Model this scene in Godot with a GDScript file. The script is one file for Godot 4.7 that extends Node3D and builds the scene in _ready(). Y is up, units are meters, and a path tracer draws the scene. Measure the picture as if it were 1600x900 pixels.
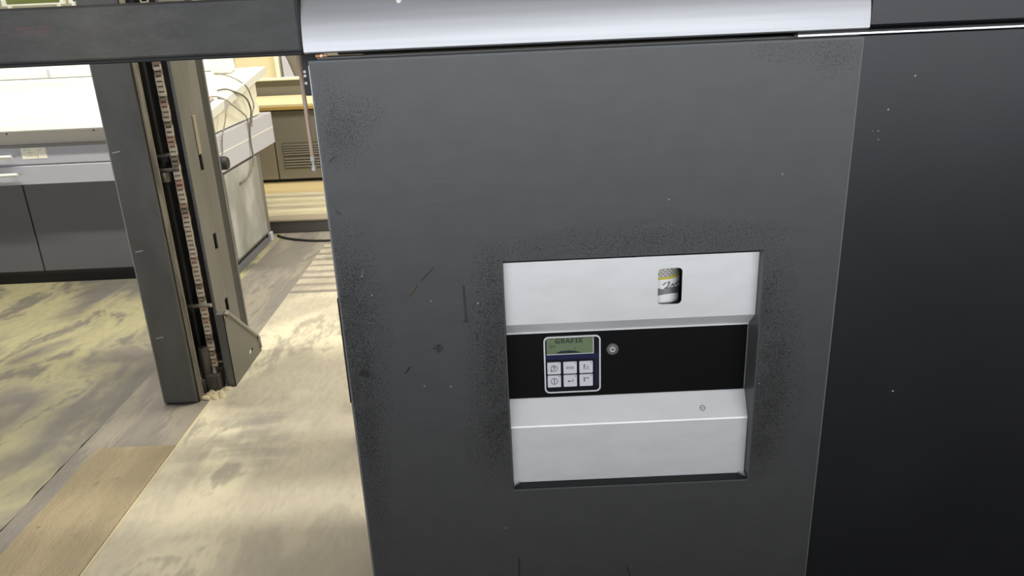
extends Node3D
# Corner of a printing hall: dark press cover with an inset powder-spray control, lift column, console and workbench.

# ---------------------------------------------------------------- helpers
var used := {}

func numbered(called: String) -> String:
	if not used.has(called):
		used[called] = 0
		return called
	used[called] += 1
	return "%s_%03d" % [called, used[called]]

func thing(called: String, label: String, category: String, at := Vector3.ZERO, group := "") -> Node3D:
	var o := Node3D.new()
	o.name = numbered(called)
	add_child(o)
	o.position = at
	meta(o, label, category, group)
	return o

func meta(o: Node3D, label: String, category: String, group := "") -> void:
	o.set_meta("label", label)
	o.set_meta("category", category)
	if group != "":
		o.set_meta("group", group)

# A part: the mesh is given in world coordinates and shifted to the parent's base.
func part(called: String, m: Mb, material: Material, parent: Node3D, label := "") -> MeshInstance3D:
	var o := MeshInstance3D.new()
	o.name = called
	var off := Vector3.ZERO
	var p: Node = parent
	while p != null and p != self:
		off += (p as Node3D).position
		p = p.get_parent()
	o.mesh = m.done(off)
	o.material_override = material
	if parent == self:
		o.name = numbered(called)
	parent.add_child(o, true)
	if label != "":
		o.set_meta("label", label)
	return o

func struct(called: String, m: Mb, material: Material) -> MeshInstance3D:
	var o := part(called, m, material, self)
	o.set_meta("kind", "structure")
	return o

class Mb:
	var tris: Array = []   # [a, b, c, smooth]
	func tri(a: Vector3, b: Vector3, c: Vector3, out: Vector3, smooth := false) -> void:
		if (c - a).cross(b - a).dot(out) < 0.0:
			tris.append([a, c, b, smooth])
		else:
			tris.append([a, b, c, smooth])
	func quad(a: Vector3, b: Vector3, c: Vector3, d: Vector3, out: Vector3, smooth := false) -> void:
		tri(a, b, c, out, smooth)
		tri(a, c, d, out, smooth)
	# box with chamfered edges
	func box(lo: Vector3, hi: Vector3, r := 0.0) -> Mb:
		var ce := (lo + hi) * 0.5
		var h := (hi - lo) * 0.5
		r = minf(r, minf(h.x, minf(h.y, h.z)) * 0.9)
		for ax in 3:
			var u := (ax + 1) % 3
			var v := (ax + 2) % 3
			for s: float in [-1.0, 1.0]:
				var n := Vector3.ZERO
				n[ax] = s
				var q: Array[Vector3] = []
				for k: Vector2 in [Vector2(-1, -1), Vector2(1, -1), Vector2(1, 1), Vector2(-1, 1)]:
					var p := Vector3.ZERO
					p[ax] = s * h[ax]
					p[u] = k.x * (h[u] - r)
					p[v] = k.y * (h[v] - r)
					q.append(ce + p)
				quad(q[0], q[1], q[2], q[3], n)
		if r > 0.0:
			for ax in 3:
				var u := (ax + 1) % 3
				var v := (ax + 2) % 3
				for su: float in [-1.0, 1.0]:
					for sv: float in [-1.0, 1.0]:
						var n := Vector3.ZERO
						n[u] = su
						n[v] = sv
						var q: Array[Vector3] = []
						for k: Vector2 in [Vector2(-1, 0), Vector2(1, 0), Vector2(1, 1), Vector2(-1, 1)]:
							var p := Vector3.ZERO
							p[ax] = k.x * (h[ax] - r)
							p[u] = su * (h[u] - (0.0 if k.y > 0.5 else r))
							p[v] = sv * (h[v] - (r if k.y > 0.5 else 0.0))
							q.append(ce + p)
						quad(q[0], q[1], q[2], q[3], n)
			for sx: float in [-1.0, 1.0]:
				for sy: float in [-1.0, 1.0]:
					for sz: float in [-1.0, 1.0]:
						var s := Vector3(sx, sy, sz)
						tri(ce + s * Vector3(h.x, h.y - r, h.z - r), ce + s * Vector3(h.x - r, h.y, h.z - r), ce + s * Vector3(h.x - r, h.y - r, h.z), s)
		return self
	# box along a local frame
	func bar(a: Vector3, b: Vector3, w: float, t: float, up := Vector3.UP) -> Mb:
		var d := (b - a).normalized()
		var s := d.cross(up).normalized() * w * 0.5
		var n := s.cross(d).normalized() * t * 0.5
		var p: Array[Vector3] = []
		for e: Vector3 in [a, b]:
			p.append_array([e - s - n, e + s - n, e + s + n, e - s + n])
		quad(p[0], p[1], p[2], p[3], -d)
		quad(p[4], p[5], p[6], p[7], d)
		quad(p[0], p[1], p[5], p[4], -n)
		quad(p[3], p[2], p[6], p[7], n)
		quad(p[0], p[3], p[7], p[4], -s)
		quad(p[1], p[2], p[6], p[5], s)
		return self
	# polygon (in the plane u, v through o) pushed along w
	func prism(poly: PackedVector2Array, o: Vector3, u: Vector3, v: Vector3, w: Vector3) -> Mb:
		var ids := Geometry2D.triangulate_polygon(poly)
		for k in range(0, ids.size(), 3):
			var a := o + u * poly[ids[k]].x + v * poly[ids[k]].y
			var b := o + u * poly[ids[k + 1]].x + v * poly[ids[k + 1]].y
			var c := o + u * poly[ids[k + 2]].x + v * poly[ids[k + 2]].y
			tri(a, b, c, -w)
			tri(a + w, b + w, c + w, w)
		var cw := Geometry2D.is_polygon_clockwise(poly)
		for k in poly.size():
			var p := poly[k]
			var q := poly[(k + 1) % poly.size()]
			var n2 := Vector2(q.y - p.y, p.x - q.x) * (-1.0 if cw else 1.0)
			var a := o + u * p.x + v * p.y
			var b := o + u * q.x + v * q.y
			quad(a, b, b + w, a + w, u * n2.x + v * n2.y)
		return self
	# plate between an outer loop and an inner loop with the same number of points
	func ring(outer: PackedVector2Array, inner: PackedVector2Array, o: Vector3, u: Vector3, v: Vector3, w: Vector3) -> Mb:
		var n := outer.size()
		for k in n:
			var j := (k + 1) % n
			var a := o + u * outer[k].x + v * outer[k].y
			var b := o + u * outer[j].x + v * outer[j].y
			var c := o + u * inner[j].x + v * inner[j].y
			var d := o + u * inner[k].x + v * inner[k].y
			quad(a, b, c, d, -w)
			quad(a + w, b + w, c + w, d + w, w)
			quad(a, b, b + w, a + w, (a + b - c - d))
			quad(d, c, c + w, d + w, (c + d - a - b))
		return self
	# round tube through points
	func tube(pts: Array, r: float, seg := 8, r_end := -1.0) -> Mb:
		var rings: Array = []
		for i in pts.size():
			var d: Vector3 = (pts[mini(i + 1, pts.size() - 1)] - pts[maxi(i - 1, 0)]).normalized()
			var s := d.cross(Vector3.UP if absf(d.y) < 0.9 else Vector3.RIGHT).normalized()
			var t := s.cross(d)
			var rr := r if r_end < 0.0 else lerpf(r, r_end, float(i) / (pts.size() - 1))
			var loop: Array = []
			for k in seg:
				var a := TAU * k / seg
				loop.append(pts[i] + (s * cos(a) + t * sin(a)) * rr)
			rings.append(loop)
		for i in pts.size() - 1:
			for k in seg:
				var j := (k + 1) % seg
				var mid: Vector3 = (rings[i][k] + rings[i][j] - pts[i] * 2.0)
				quad(rings[i][k], rings[i][j], rings[i + 1][j], rings[i + 1][k], mid, true)
		for e in [0, pts.size() - 1]:
			var d2: Vector3 = pts[0] - pts[1] if e == 0 else pts[e] - pts[e - 1]
			for k in range(1, seg - 1):
				tri(rings[e][0], rings[e][k], rings[e][k + 1], d2)
		return self
	# profile of Vector2(radius, height) spun round an axis
	func lathe(prof: Array, o: Vector3, axis: Vector3, seg := 20) -> Mb:
		var s := axis.cross(Vector3.UP if absf(axis.y) < 0.9 else Vector3.RIGHT).normalized()
		var t := s.cross(axis).normalized()
		for i in prof.size() - 1:
			var p: Vector2 = prof[i]
			var q: Vector2 = prof[i + 1]
			for k in seg:
				var a := TAU * k / seg
				var b := TAU * (k + 1) / seg
				var ea := s * cos(a) + t * sin(a)
				var eb := s * cos(b) + t * sin(b)
				var out := (ea + eb) * (q.y - p.y) + axis * (p.x - q.x) * 2.0
				var A := o + ea * p.x + axis * p.y
				var B := o + eb * p.x + axis * p.y
				var C := o + eb * q.x + axis * q.y
				var D := o + ea * q.x + axis * q.y
				var sm := absf(q.y - p.y) > 1e-6
				if p.x < 1e-6:
					tri(A, C, D, out, false)
				elif q.x < 1e-6:
					tri(A, B, C, out, false)
				else:
					quad(A, B, C, D, out, sm)
		return self
	func done(off: Vector3) -> ArrayMesh:
		var st := SurfaceTool.new()
		st.begin(Mesh.PRIMITIVE_TRIANGLES)
		for t: Array in tris:
			var n: Vector3 = (t[2] - t[0]).cross(t[1] - t[0])
			if n.length_squared() < 1e-20:
				continue
			var an := n.abs()
			st.set_smooth_group(0 if t[3] else -1)
			for k in 3:
				var p: Vector3 = t[k]
				var uv := Vector2(p.x, p.y)
				if an.y >= an.x and an.y >= an.z:
					uv = Vector2(p.x, p.z)
				elif an.x >= an.z:
					uv = Vector2(p.z, p.y)
				st.set_uv(uv)
				st.add_vertex(p - off)
		st.generate_normals()
		return st.commit()

func bx(lo: Vector3, hi: Vector3, r := 0.0) -> Mb:
	return Mb.new().box(lo, hi, r)

func rounded_rect(cx: float, cy: float, w: float, h: float, r: float, seg := 5) -> PackedVector2Array:
	var a := PackedVector2Array()
	for c in 4:
		var sx := 1.0 if c == 0 or c == 3 else -1.0
		var sy := 1.0 if c < 2 else -1.0
		for k in seg + 1:
			var an := PI * 0.5 * (c + float(k) / seg)
			a.append(Vector2(cx + sx * (w * 0.5 - r) + cos(an) * r, cy + sy * (h * 0.5 - r) + sin(an) * r))
	return a

# rectangle loop with as many points as the inner loop, corners kept
func outer_for(inner: PackedVector2Array, lo: Vector2, hi: Vector2) -> PackedVector2Array:
	var out := PackedVector2Array()
	var n := inner.size()
	var q := n / 4
	for k in n:
		var c := k / q
		var i := k % q
		var corner := Vector2(hi.x if c == 0 or c == 3 else lo.x, hi.y if c < 2 else lo.y)
		var p := inner[k]
		var t := float(i) / (q - 1)
		var from := Vector2(corner.x, p.y) if c % 2 == 0 else Vector2(p.x, corner.y)
		var to := Vector2(p.x, corner.y) if c % 2 == 0 else Vector2(corner.x, p.y)
		out.append(from.lerp(corner, t * 2.0) if t <= 0.5 else corner.lerp(to, t * 2.0 - 1.0))
	return out

func circle2(c: Vector2, r: float, n: int) -> PackedVector2Array:
	var a := PackedVector2Array()
	for k in n:
		a.append(c + Vector2.from_angle(TAU * k / n) * r)
	return a

func mat(c: Color, rough := 0.5, metal := 0.0, spec := 0.5) -> StandardMaterial3D:
	var m := StandardMaterial3D.new()
	m.albedo_color = c
	m.roughness = rough
	m.metallic = metal
	m.metallic_specular = spec
	return m

func g(v: float) -> Color:
	return Color(v, v, v)

func noise(sd: int, freq: float, oct := 3, kind := FastNoiseLite.TYPE_SIMPLEX_SMOOTH) -> FastNoiseLite:
	var n := FastNoiseLite.new()
	n.seed = sd
	n.frequency = freq
	n.noise_type = kind
	n.fractal_octaves = oct
	return n

func bump(m: StandardMaterial3D, sd: int, scale: float, depth: float, stretch := Vector3.ONE) -> void:
	var t := NoiseTexture2D.new()
	t.width = 256
	t.height = 256
	t.seamless = true
	t.noise = noise(sd, 0.06, 3)
	m.heightmap_enabled = true
	m.heightmap_texture = t
	m.heightmap_scale = depth
	m.uv1_triplanar = true
	m.uv1_world_triplanar = true
	m.uv1_scale = stretch * scale

# streaky colour variation for painted or brushed metal, laid on with world triplanar mapping
func streaks(m: StandardMaterial3D, sd: int, lo: Color, hi: Color, size: Vector3, freq := 0.02) -> void:
	var t := NoiseTexture2D.new()
	t.width = 256
	t.height = 256
	t.seamless = true
	t.noise = noise(sd, freq, 4)
	var gr := Gradient.new()
	gr.set_color(0, lo)
	gr.set_color(1, hi)
	gr.set_offset(0, 0.25)
	gr.set_offset(1, 0.75)
	t.color_ramp = gr
	m.albedo_color = Color.WHITE
	m.albedo_texture = t
	m.uv1_triplanar = true
	m.uv1_world_triplanar = true
	m.uv1_scale = size

# a texture laid over the rectangle lo..hi of the mesh's own metre coordinates (first row at hi.y)
func laid(m: StandardMaterial3D, img: Image, lo: Vector2, hi: Vector2) -> void:
	m.albedo_color = Color.WHITE
	m.albedo_texture = ImageTexture.create_from_image(img)
	var s := hi - lo
	m.uv1_scale = Vector3(1.0 / s.x, -1.0 / s.y, 1)
	m.uv1_offset = Vector3(-lo.x / s.x, hi.y / s.y, 0)

func put(img: Image, x: int, y: int, c: Color, a := 1.0) -> void:
	if x >= 0 and y >= 0 and x < img.get_width() and y < img.get_height():
		img.set_pixel(x, y, img.get_pixel(x, y).lerp(c, a))

func stroke(img: Image, a: Vector2, b: Vector2, w: float, c: Color, al := 1.0) -> void:
	var r := ceili(w) + 1
	var lo := Vector2(minf(a.x, b.x) - r, minf(a.y, b.y) - r)
	var hi := Vector2(maxf(a.x, b.x) + r, maxf(a.y, b.y) + r)
	for y in range(int(lo.y), int(hi.y) + 1):
		for x in range(int(lo.x), int(hi.x) + 1):
			var q := Geometry2D.get_closest_point_to_segment(Vector2(x, y), a, b)
			var d := q.distance_to(Vector2(x, y))
			put(img, x, y, c, al * clampf(w * 0.5 + 0.5 - d, 0.0, 1.0))

# ---------------------------------------------------------------- scene
var M := {}

func _ready() -> void:
	set_camera()
	set_light()
	materials()
	room()
	floor_slabs()
	press_shell()
	front_panel()
	control_unit()
	keypad()
	lift_column()
	console()
	console_things()
	workbench()
	platform()
	small_things()

func set_camera() -> void:
	var c := Camera3D.new()
	c.name = "camera"
	var th := deg_to_rad(19.98)
	var roll := deg_to_rad(2.553)
	var fw := Vector3(0, -sin(th), -cos(th))
	var up0 := Vector3(0, cos(th), -sin(th))
	var right := Vector3.RIGHT * cos(roll) - up0 * sin(roll)
	var up := Vector3.RIGHT * sin(roll) + up0 * cos(roll)
	c.transform = Transform3D(Basis(right, up, -fw), Vector3(0, 1.5, 0.975))
	c.fov = rad_to_deg(2.0 * atan(450.0 / 1200.0))
	c.near = 0.02
	c.far = 60.0
	add_child(c)
	c.current = true

const COOL := Color(0.95, 0.97, 1.0)
const WARM := Color(1.0, 0.977, 0.92)

func set_light() -> void:
	var we := WorldEnvironment.new()
	we.name = "environment"
	var e := Environment.new()
	e.background_mode = Environment.BG_COLOR
	e.background_color = Color(0.5, 0.52, 0.55)
	e.tonemap_mode = Environment.TONE_MAPPER_LINEAR
	e.tonemap_exposure = 1.0
	e.sdfgi_enabled = true
	e.ssao_enabled = true
	e.ssil_enabled = true
	we.environment = e
	add_child(we)
	var house := mat(g(0.85), 0.5)
	for row: Array in [[-2.35, WARM, [-4.2, -2.2, -0.2], 11.0], [-5.8, WARM, [-4.2, -2.2, -0.2, 1.8], 5.5]]:
		for x: float in row[2]:
			ceiling_light(Vector3(x, 4.5, row[0]), row[1], row[3], house)
	for x: float in [1.3, 3.1]:  # two low strips added to brighten the console end
		ceiling_light(Vector3(x, 3.4, -4.0), WARM, 13.0, house)
	# daylight windows in the wall behind the camera
	var pane := mat(g(0.9), 0.4)
	pane.emission_enabled = true
	pane.emission = COOL
	pane.emission_energy_multiplier = 4.0
	for k in 4:
		var x := -3.6 + k * 2.6
		var w := bx(Vector3(x - 1.1, 0.95, 5.96), Vector3(x + 1.1, 2.75, 5.98))
		var o := struct("window_%d" % (k + 1), w, pane)
		var fr := Mb.new()
		for ex: float in [-1.14, -0.02, 1.1]:
			fr.box(Vector3(x + ex, 0.91, 5.92), Vector3(x + ex + 0.04, 2.79, 5.99))
		fr.box(Vector3(x - 1.1, 0.91, 5.92), Vector3(x + 1.1, 0.95, 5.99))
		fr.box(Vector3(x - 1.1, 2.75, 5.92), Vector3(x + 1.1, 2.79, 5.99))
		part("window_frame", fr, house, o)
		var l := AreaLight3D.new()
		l.name = "window_light"
		l.area_size = Vector2(2.15, 1.75)
		l.light_color = COOL
		l.light_energy = 8.8
		l.area_range = 30.0
		l.area_attenuation = 2.0
		l.shadow_enabled = true
		l.position = Vector3(x, 1.85, 5.9)
		add_child(l)

func ceiling_light(at: Vector3, tint: Color, power: float, house: Material) -> void:
	var t := thing("ceiling_light", "long white strip light hung below the hall ceiling, out of the picture", "light", at, "strip lights under the ceiling")
	part("housing", bx(at + Vector3(-0.75, 0.03, -0.1), at + Vector3(0.75, 0.12, 0.1), 0.01), house, t)
	for s: float in [-0.6, 0.6]:
		part("hanger", Mb.new().tube([at + Vector3(s, 0.12, 0), Vector3(at.x + s, 4.99, at.z)], 0.006, 6), house, t)
	var glow := mat(g(0.9), 0.5)
	glow.emission_enabled = true
	glow.emission = tint
	glow.emission_energy_multiplier = 3.0
	part("diffuser", bx(at + Vector3(-0.73, 0.0, -0.07), at + Vector3(0.73, 0.03, 0.07)), glow, t)
	var l := AreaLight3D.new()
	l.name = "strip_light"
	l.area_size = Vector2(1.44, 0.12)
	l.light_color = tint
	l.light_energy = power
	l.area_range = 30.0
	l.area_attenuation = 2.0
	l.shadow_enabled = true
	l.position = Vector3(0, -0.01, 0)
	l.rotation = Vector3(-PI / 2, 0, 0)
	t.add_child(l)

func materials() -> void:
	M.beam = mat(g(0.34), 0.55)
	streaks(M.beam, 31, Color(0.33, 0.33, 0.325), Color(0.37, 0.37, 0.365), Vector3(0.6, 2.0, 2.0))
	M.right = mat(Color(0.17, 0.18, 0.195), 0.42, 0.0, 0.44)
	streaks(M.right, 33, Color(0.105, 0.11, 0.13), Color(0.125, 0.13, 0.15), Vector3(0.5, 0.5, 0.5))
	M.black = mat(g(0.06), 0.6)
	M.matte_black = mat(g(0.07), 0.7)
	M.dark = mat(g(0.13), 0.6)
	M.silver = mat(Color(0.80, 0.80, 0.82), 0.55, 0.75)
	streaks(M.silver, 35, Color(0.70, 0.70, 0.71), Color(0.735, 0.735, 0.745), Vector3(0.4, 14.0, 14.0))
	M.alu = mat(Color(0.82, 0.82, 0.825), 0.38, 0.32)
	streaks(M.alu, 36, Color(0.925, 0.925, 0.925), Color(0.945, 0.945, 0.945), Vector3(1.5, 4.0, 4.0), 0.03)
	M.trim = mat(Color(0.85, 0.85, 0.86), 0.35, 0.8)
	M.post = mat(g(0.33), 0.5)
	streaks(M.post, 38, Color(0.34, 0.335, 0.325), Color(0.385, 0.38, 0.37), Vector3(1.0, 0.6, 1.0))
	M.post_side = mat(g(0.4), 0.5)
	streaks(M.post_side, 39, Color(0.35, 0.345, 0.325), Color(0.41, 0.40, 0.375), Vector3(1.0, 0.4, 1.0), 0.012)
	M.bracket = mat(Color(0.37, 0.365, 0.335), 0.5)
	M.grime = mat(Color(0.30, 0.27, 0.22), 0.55)
	streaks(M.grime, 40, Color(0.24, 0.23, 0.21), Color(0.45, 0.43, 0.385), Vector3(3, 0.6, 3), 0.015)
	M.steel = mat(Color(0.62, 0.59, 0.53), 0.4, 0.6)
	M.chain = mat(Color(0.90, 0.84, 0.75), 0.4, 0.1)
	M.white = mat(Color(0.90, 0.90, 0.87), 0.4)
	M.table = mat(Color(0.80, 0.80, 0.77), 0.45)
	M.cream = mat(Color(0.86, 0.845, 0.775), 0.5)
	M.grey = mat(Color(0.70, 0.70, 0.735), 0.45)
	M.door = mat(Color(0.38, 0.38, 0.40), 0.45)

func room() -> void:
	var wall := mat(Color(0.75, 0.72, 0.63), 0.85)
	bump(wall, 41, 2.0, 0.05)
	struct("wall_back", bx(Vector3(-9, 0, -9.2), Vector3(7, 5, -9)), wall)
	struct("wall_front", bx(Vector3(-9, 0, 6), Vector3(7, 5, 6.2)), wall)
	struct("wall_left", bx(Vector3(-9.2, 0, -9.2), Vector3(-9, 5, 6.2)), wall)
	struct("wall_right", bx(Vector3(7, 0, -9.2), Vector3(7.2, 5, 6.2)), wall)
	struct("ceiling", bx(Vector3(-9.2, 5, -9.2), Vector3(7.2, 5.2, 6.2)), mat(g(0.42), 0.9))

func slab_image(sd: int, n: int, a: Color, b: Color, c: Color, share: float, stretch: float) -> Image:
	var big := noise(sd, 2.2 / n, 4)
	var mid := noise(sd + 1, 9.0 / n, 4)
	var fine := noise(sd + 2, 70.0 / n, 3)
	var warp := noise(sd + 3, 5.0 / n, 2)
	var img := Image.create(n, n, false, Image.FORMAT_RGB8)
	for y in n:
		for x in n:
			var w := warp.get_noise_2d(x, y) * n * 0.06
			var v := big.get_noise_2d(x * stretch + w, y + w)
			var m := mid.get_noise_2d(x * stretch + w, y - w)
			var f := fine.get_noise_2d(x, y)
			var t := smoothstep(-0.25, 0.3, v + m * 0.45)
			var s := smoothstep(share - 0.1, share + 0.35, m + f * 0.3)
			var col := a.lerp(b, t).lerp(c, s * 0.75)
			col = col * (1.0 + f * 0.06)
			img.set_pixel(x, y, col)
	return img

func slab_mat(img: Image, lo: Vector2, hi: Vector2, sd: int, rough := 0.55) -> StandardMaterial3D:
	var m := mat(Color.WHITE, rough)
	m.albedo_texture = ImageTexture.create_from_image(img)
	var s := hi - lo
	m.uv1_scale = Vector3(1.0 / s.x, 1.0 / s.y, 1)
	m.uv1_offset = Vector3(-lo.x / s.x, -lo.y / s.y, 0)
	var t := NoiseTexture2D.new()
	t.width = 512
	t.height = 512
	t.seamless = true
	t.noise = noise(sd + 9, 0.05, 4)
	m.heightmap_enabled = true
	m.heightmap_texture = t
	m.heightmap_scale = 0.12
	return m

func floor_slabs() -> void:
	var base := mat(Color(0.40, 0.38, 0.34), 0.8)
	var fl := struct("floor", bx(Vector3(-9.2, -0.3, -9.2), Vector3(7.2, -0.03, 6.2)), base)
	# left slab: grey with yellowish patches
	var ia := slab_image(11, 640, Color(0.39, 0.375, 0.355), Color(0.575, 0.555, 0.435), Color(0.35, 0.335, 0.325), 0.22, 0.9)
	var ma := slab_mat(ia, Vector2(-4.4, -5.2), Vector2(-1.6, 0.4), 11)
	var edge := PackedVector2Array([Vector2(-9.2, -9.2), Vector2(-9.2, 6.2), Vector2(-1.664, 6.2)])
	var rng := RandomNumberGenerator.new()
	rng.seed = 5
	var z := 0.0
	while z > -1.75:
		edge.append(Vector2(-1.6695 + rng.randf_range(-0.005, 0.0035), z))
		z -= rng.randf_range(0.03, 0.09)
	edge.append(Vector2(-1.6652, -1.8))
	edge.append(Vector2(-1.6652, -9.2))
	part("floor_slab", Mb.new().prism(edge, Vector3.ZERO, Vector3.RIGHT, Vector3.BACK, Vector3.DOWN * 0.03), ma, fl)
	# narrow strip between crack and cover plate
	var ib := slab_image(21, 256, Color(0.43, 0.41, 0.385), Color(0.50, 0.475, 0.43), Color(0.38, 0.36, 0.345), 0.25, 1.0)
	var mb := slab_mat(ib, Vector2(-1.8, -2.3), Vector2(-1.2, 0.4), 21)
	part("floor_slab", bx(Vector3(-1.665, -0.03, -9.2), Vector3(-1.594, 0.0, 6.2)), mb, fl)
	part("floor_slab", bx(Vector3(-1.594, -0.03, -9.2), Vector3(-1.297, 0.0, -1.575)), mb, fl)
	# tan cover plate
	var ic := slab_image(31, 384, Color(0.50, 0.45, 0.345), Color(0.54, 0.485, 0.38), Color(0.43, 0.385, 0.295), 0.45, 1.0)
	var crng := RandomNumberGenerator.new()
	crng.seed = 8
	for d: Array in [[-1.35, -1.48, 0.022], [-1.42, -1.36, 0.008], [-1.48, -1.33, 0.007], [-1.40, -1.05, 0.012], [-1.55, -1.1, 0.006]]:
		var cx: float = (d[0] + 1.6) / 0.32 * 384.0
		var cy: float = (d[1] + 1.6) / 1.2 * 384.0
		for k in 60:
			var q := Vector2(crng.randfn(), crng.randfn()) * Vector2(d[2] / 0.32 * 384, d[2] / 1.2 * 384) * 0.6
			stroke(ic, Vector2(cx, cy) + q, Vector2(cx + 1, cy) + q, 1.6, Color(0.42, 0.36, 0.29), 0.35)
	part("cover_plate", bx(Vector3(-1.5935, -0.03, -1.5735), Vector3(-1.297, 0.004, 6.0), 0.0015), slab_mat(ic, Vector2(-1.6, -1.6), Vector2(-1.28, -0.4), 31, 0.5), fl)
	part("joint_strip", bx(Vector3(-1.2965, -0.03, -2.02), Vector3(-1.2825, 0.0055, 6.0), 0.005), mat(Color(0.71, 0.67, 0.56), 0.7), fl)
	# right slabs: pale beige with grey scuffs and painted shade running across
	var id := slab_image(43, 900, Color(0.62, 0.59, 0.525), Color(0.75, 0.72, 0.63), Color(0.52, 0.495, 0.45), 0.15, 0.4)
	var srng := RandomNumberGenerator.new()
	srng.seed = 14
	# shade stripes painted in front of the platform, shadow patch painted by the column
	for k in 150:
		var zz := srng.randf_range(-4.45, -3.2)
		var row := roundf(zz / 0.125) * 0.125 + srng.randfn() * 0.012
		var xa := srng.randf_range(-1.85, -0.7)
		stroke(id, Vector2((xa + 2.0) / 2.2 * 900, (row + 5.2) / 5.6 * 900), Vector2((xa + srng.randf_range(0.15, 0.8) + 2.0) / 2.2 * 900, (row + srng.randf_range(-0.02, 0.02) + 5.2) / 5.6 * 900), srng.randf_range(2.0, 6.0), Color(0.36, 0.345, 0.325), 0.24)
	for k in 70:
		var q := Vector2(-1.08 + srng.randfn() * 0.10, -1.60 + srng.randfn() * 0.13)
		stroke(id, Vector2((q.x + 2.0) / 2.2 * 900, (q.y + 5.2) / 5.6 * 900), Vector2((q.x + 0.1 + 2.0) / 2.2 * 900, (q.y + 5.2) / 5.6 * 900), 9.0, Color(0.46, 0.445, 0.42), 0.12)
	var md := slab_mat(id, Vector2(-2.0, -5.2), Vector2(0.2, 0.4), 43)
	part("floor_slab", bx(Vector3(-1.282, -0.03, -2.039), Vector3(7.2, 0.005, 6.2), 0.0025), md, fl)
	part("floor_slab", bx(Vector3(-1.297, -0.03, -9.2), Vector3(7.2, 0.0, -2.0425)), md, fl)

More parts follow.
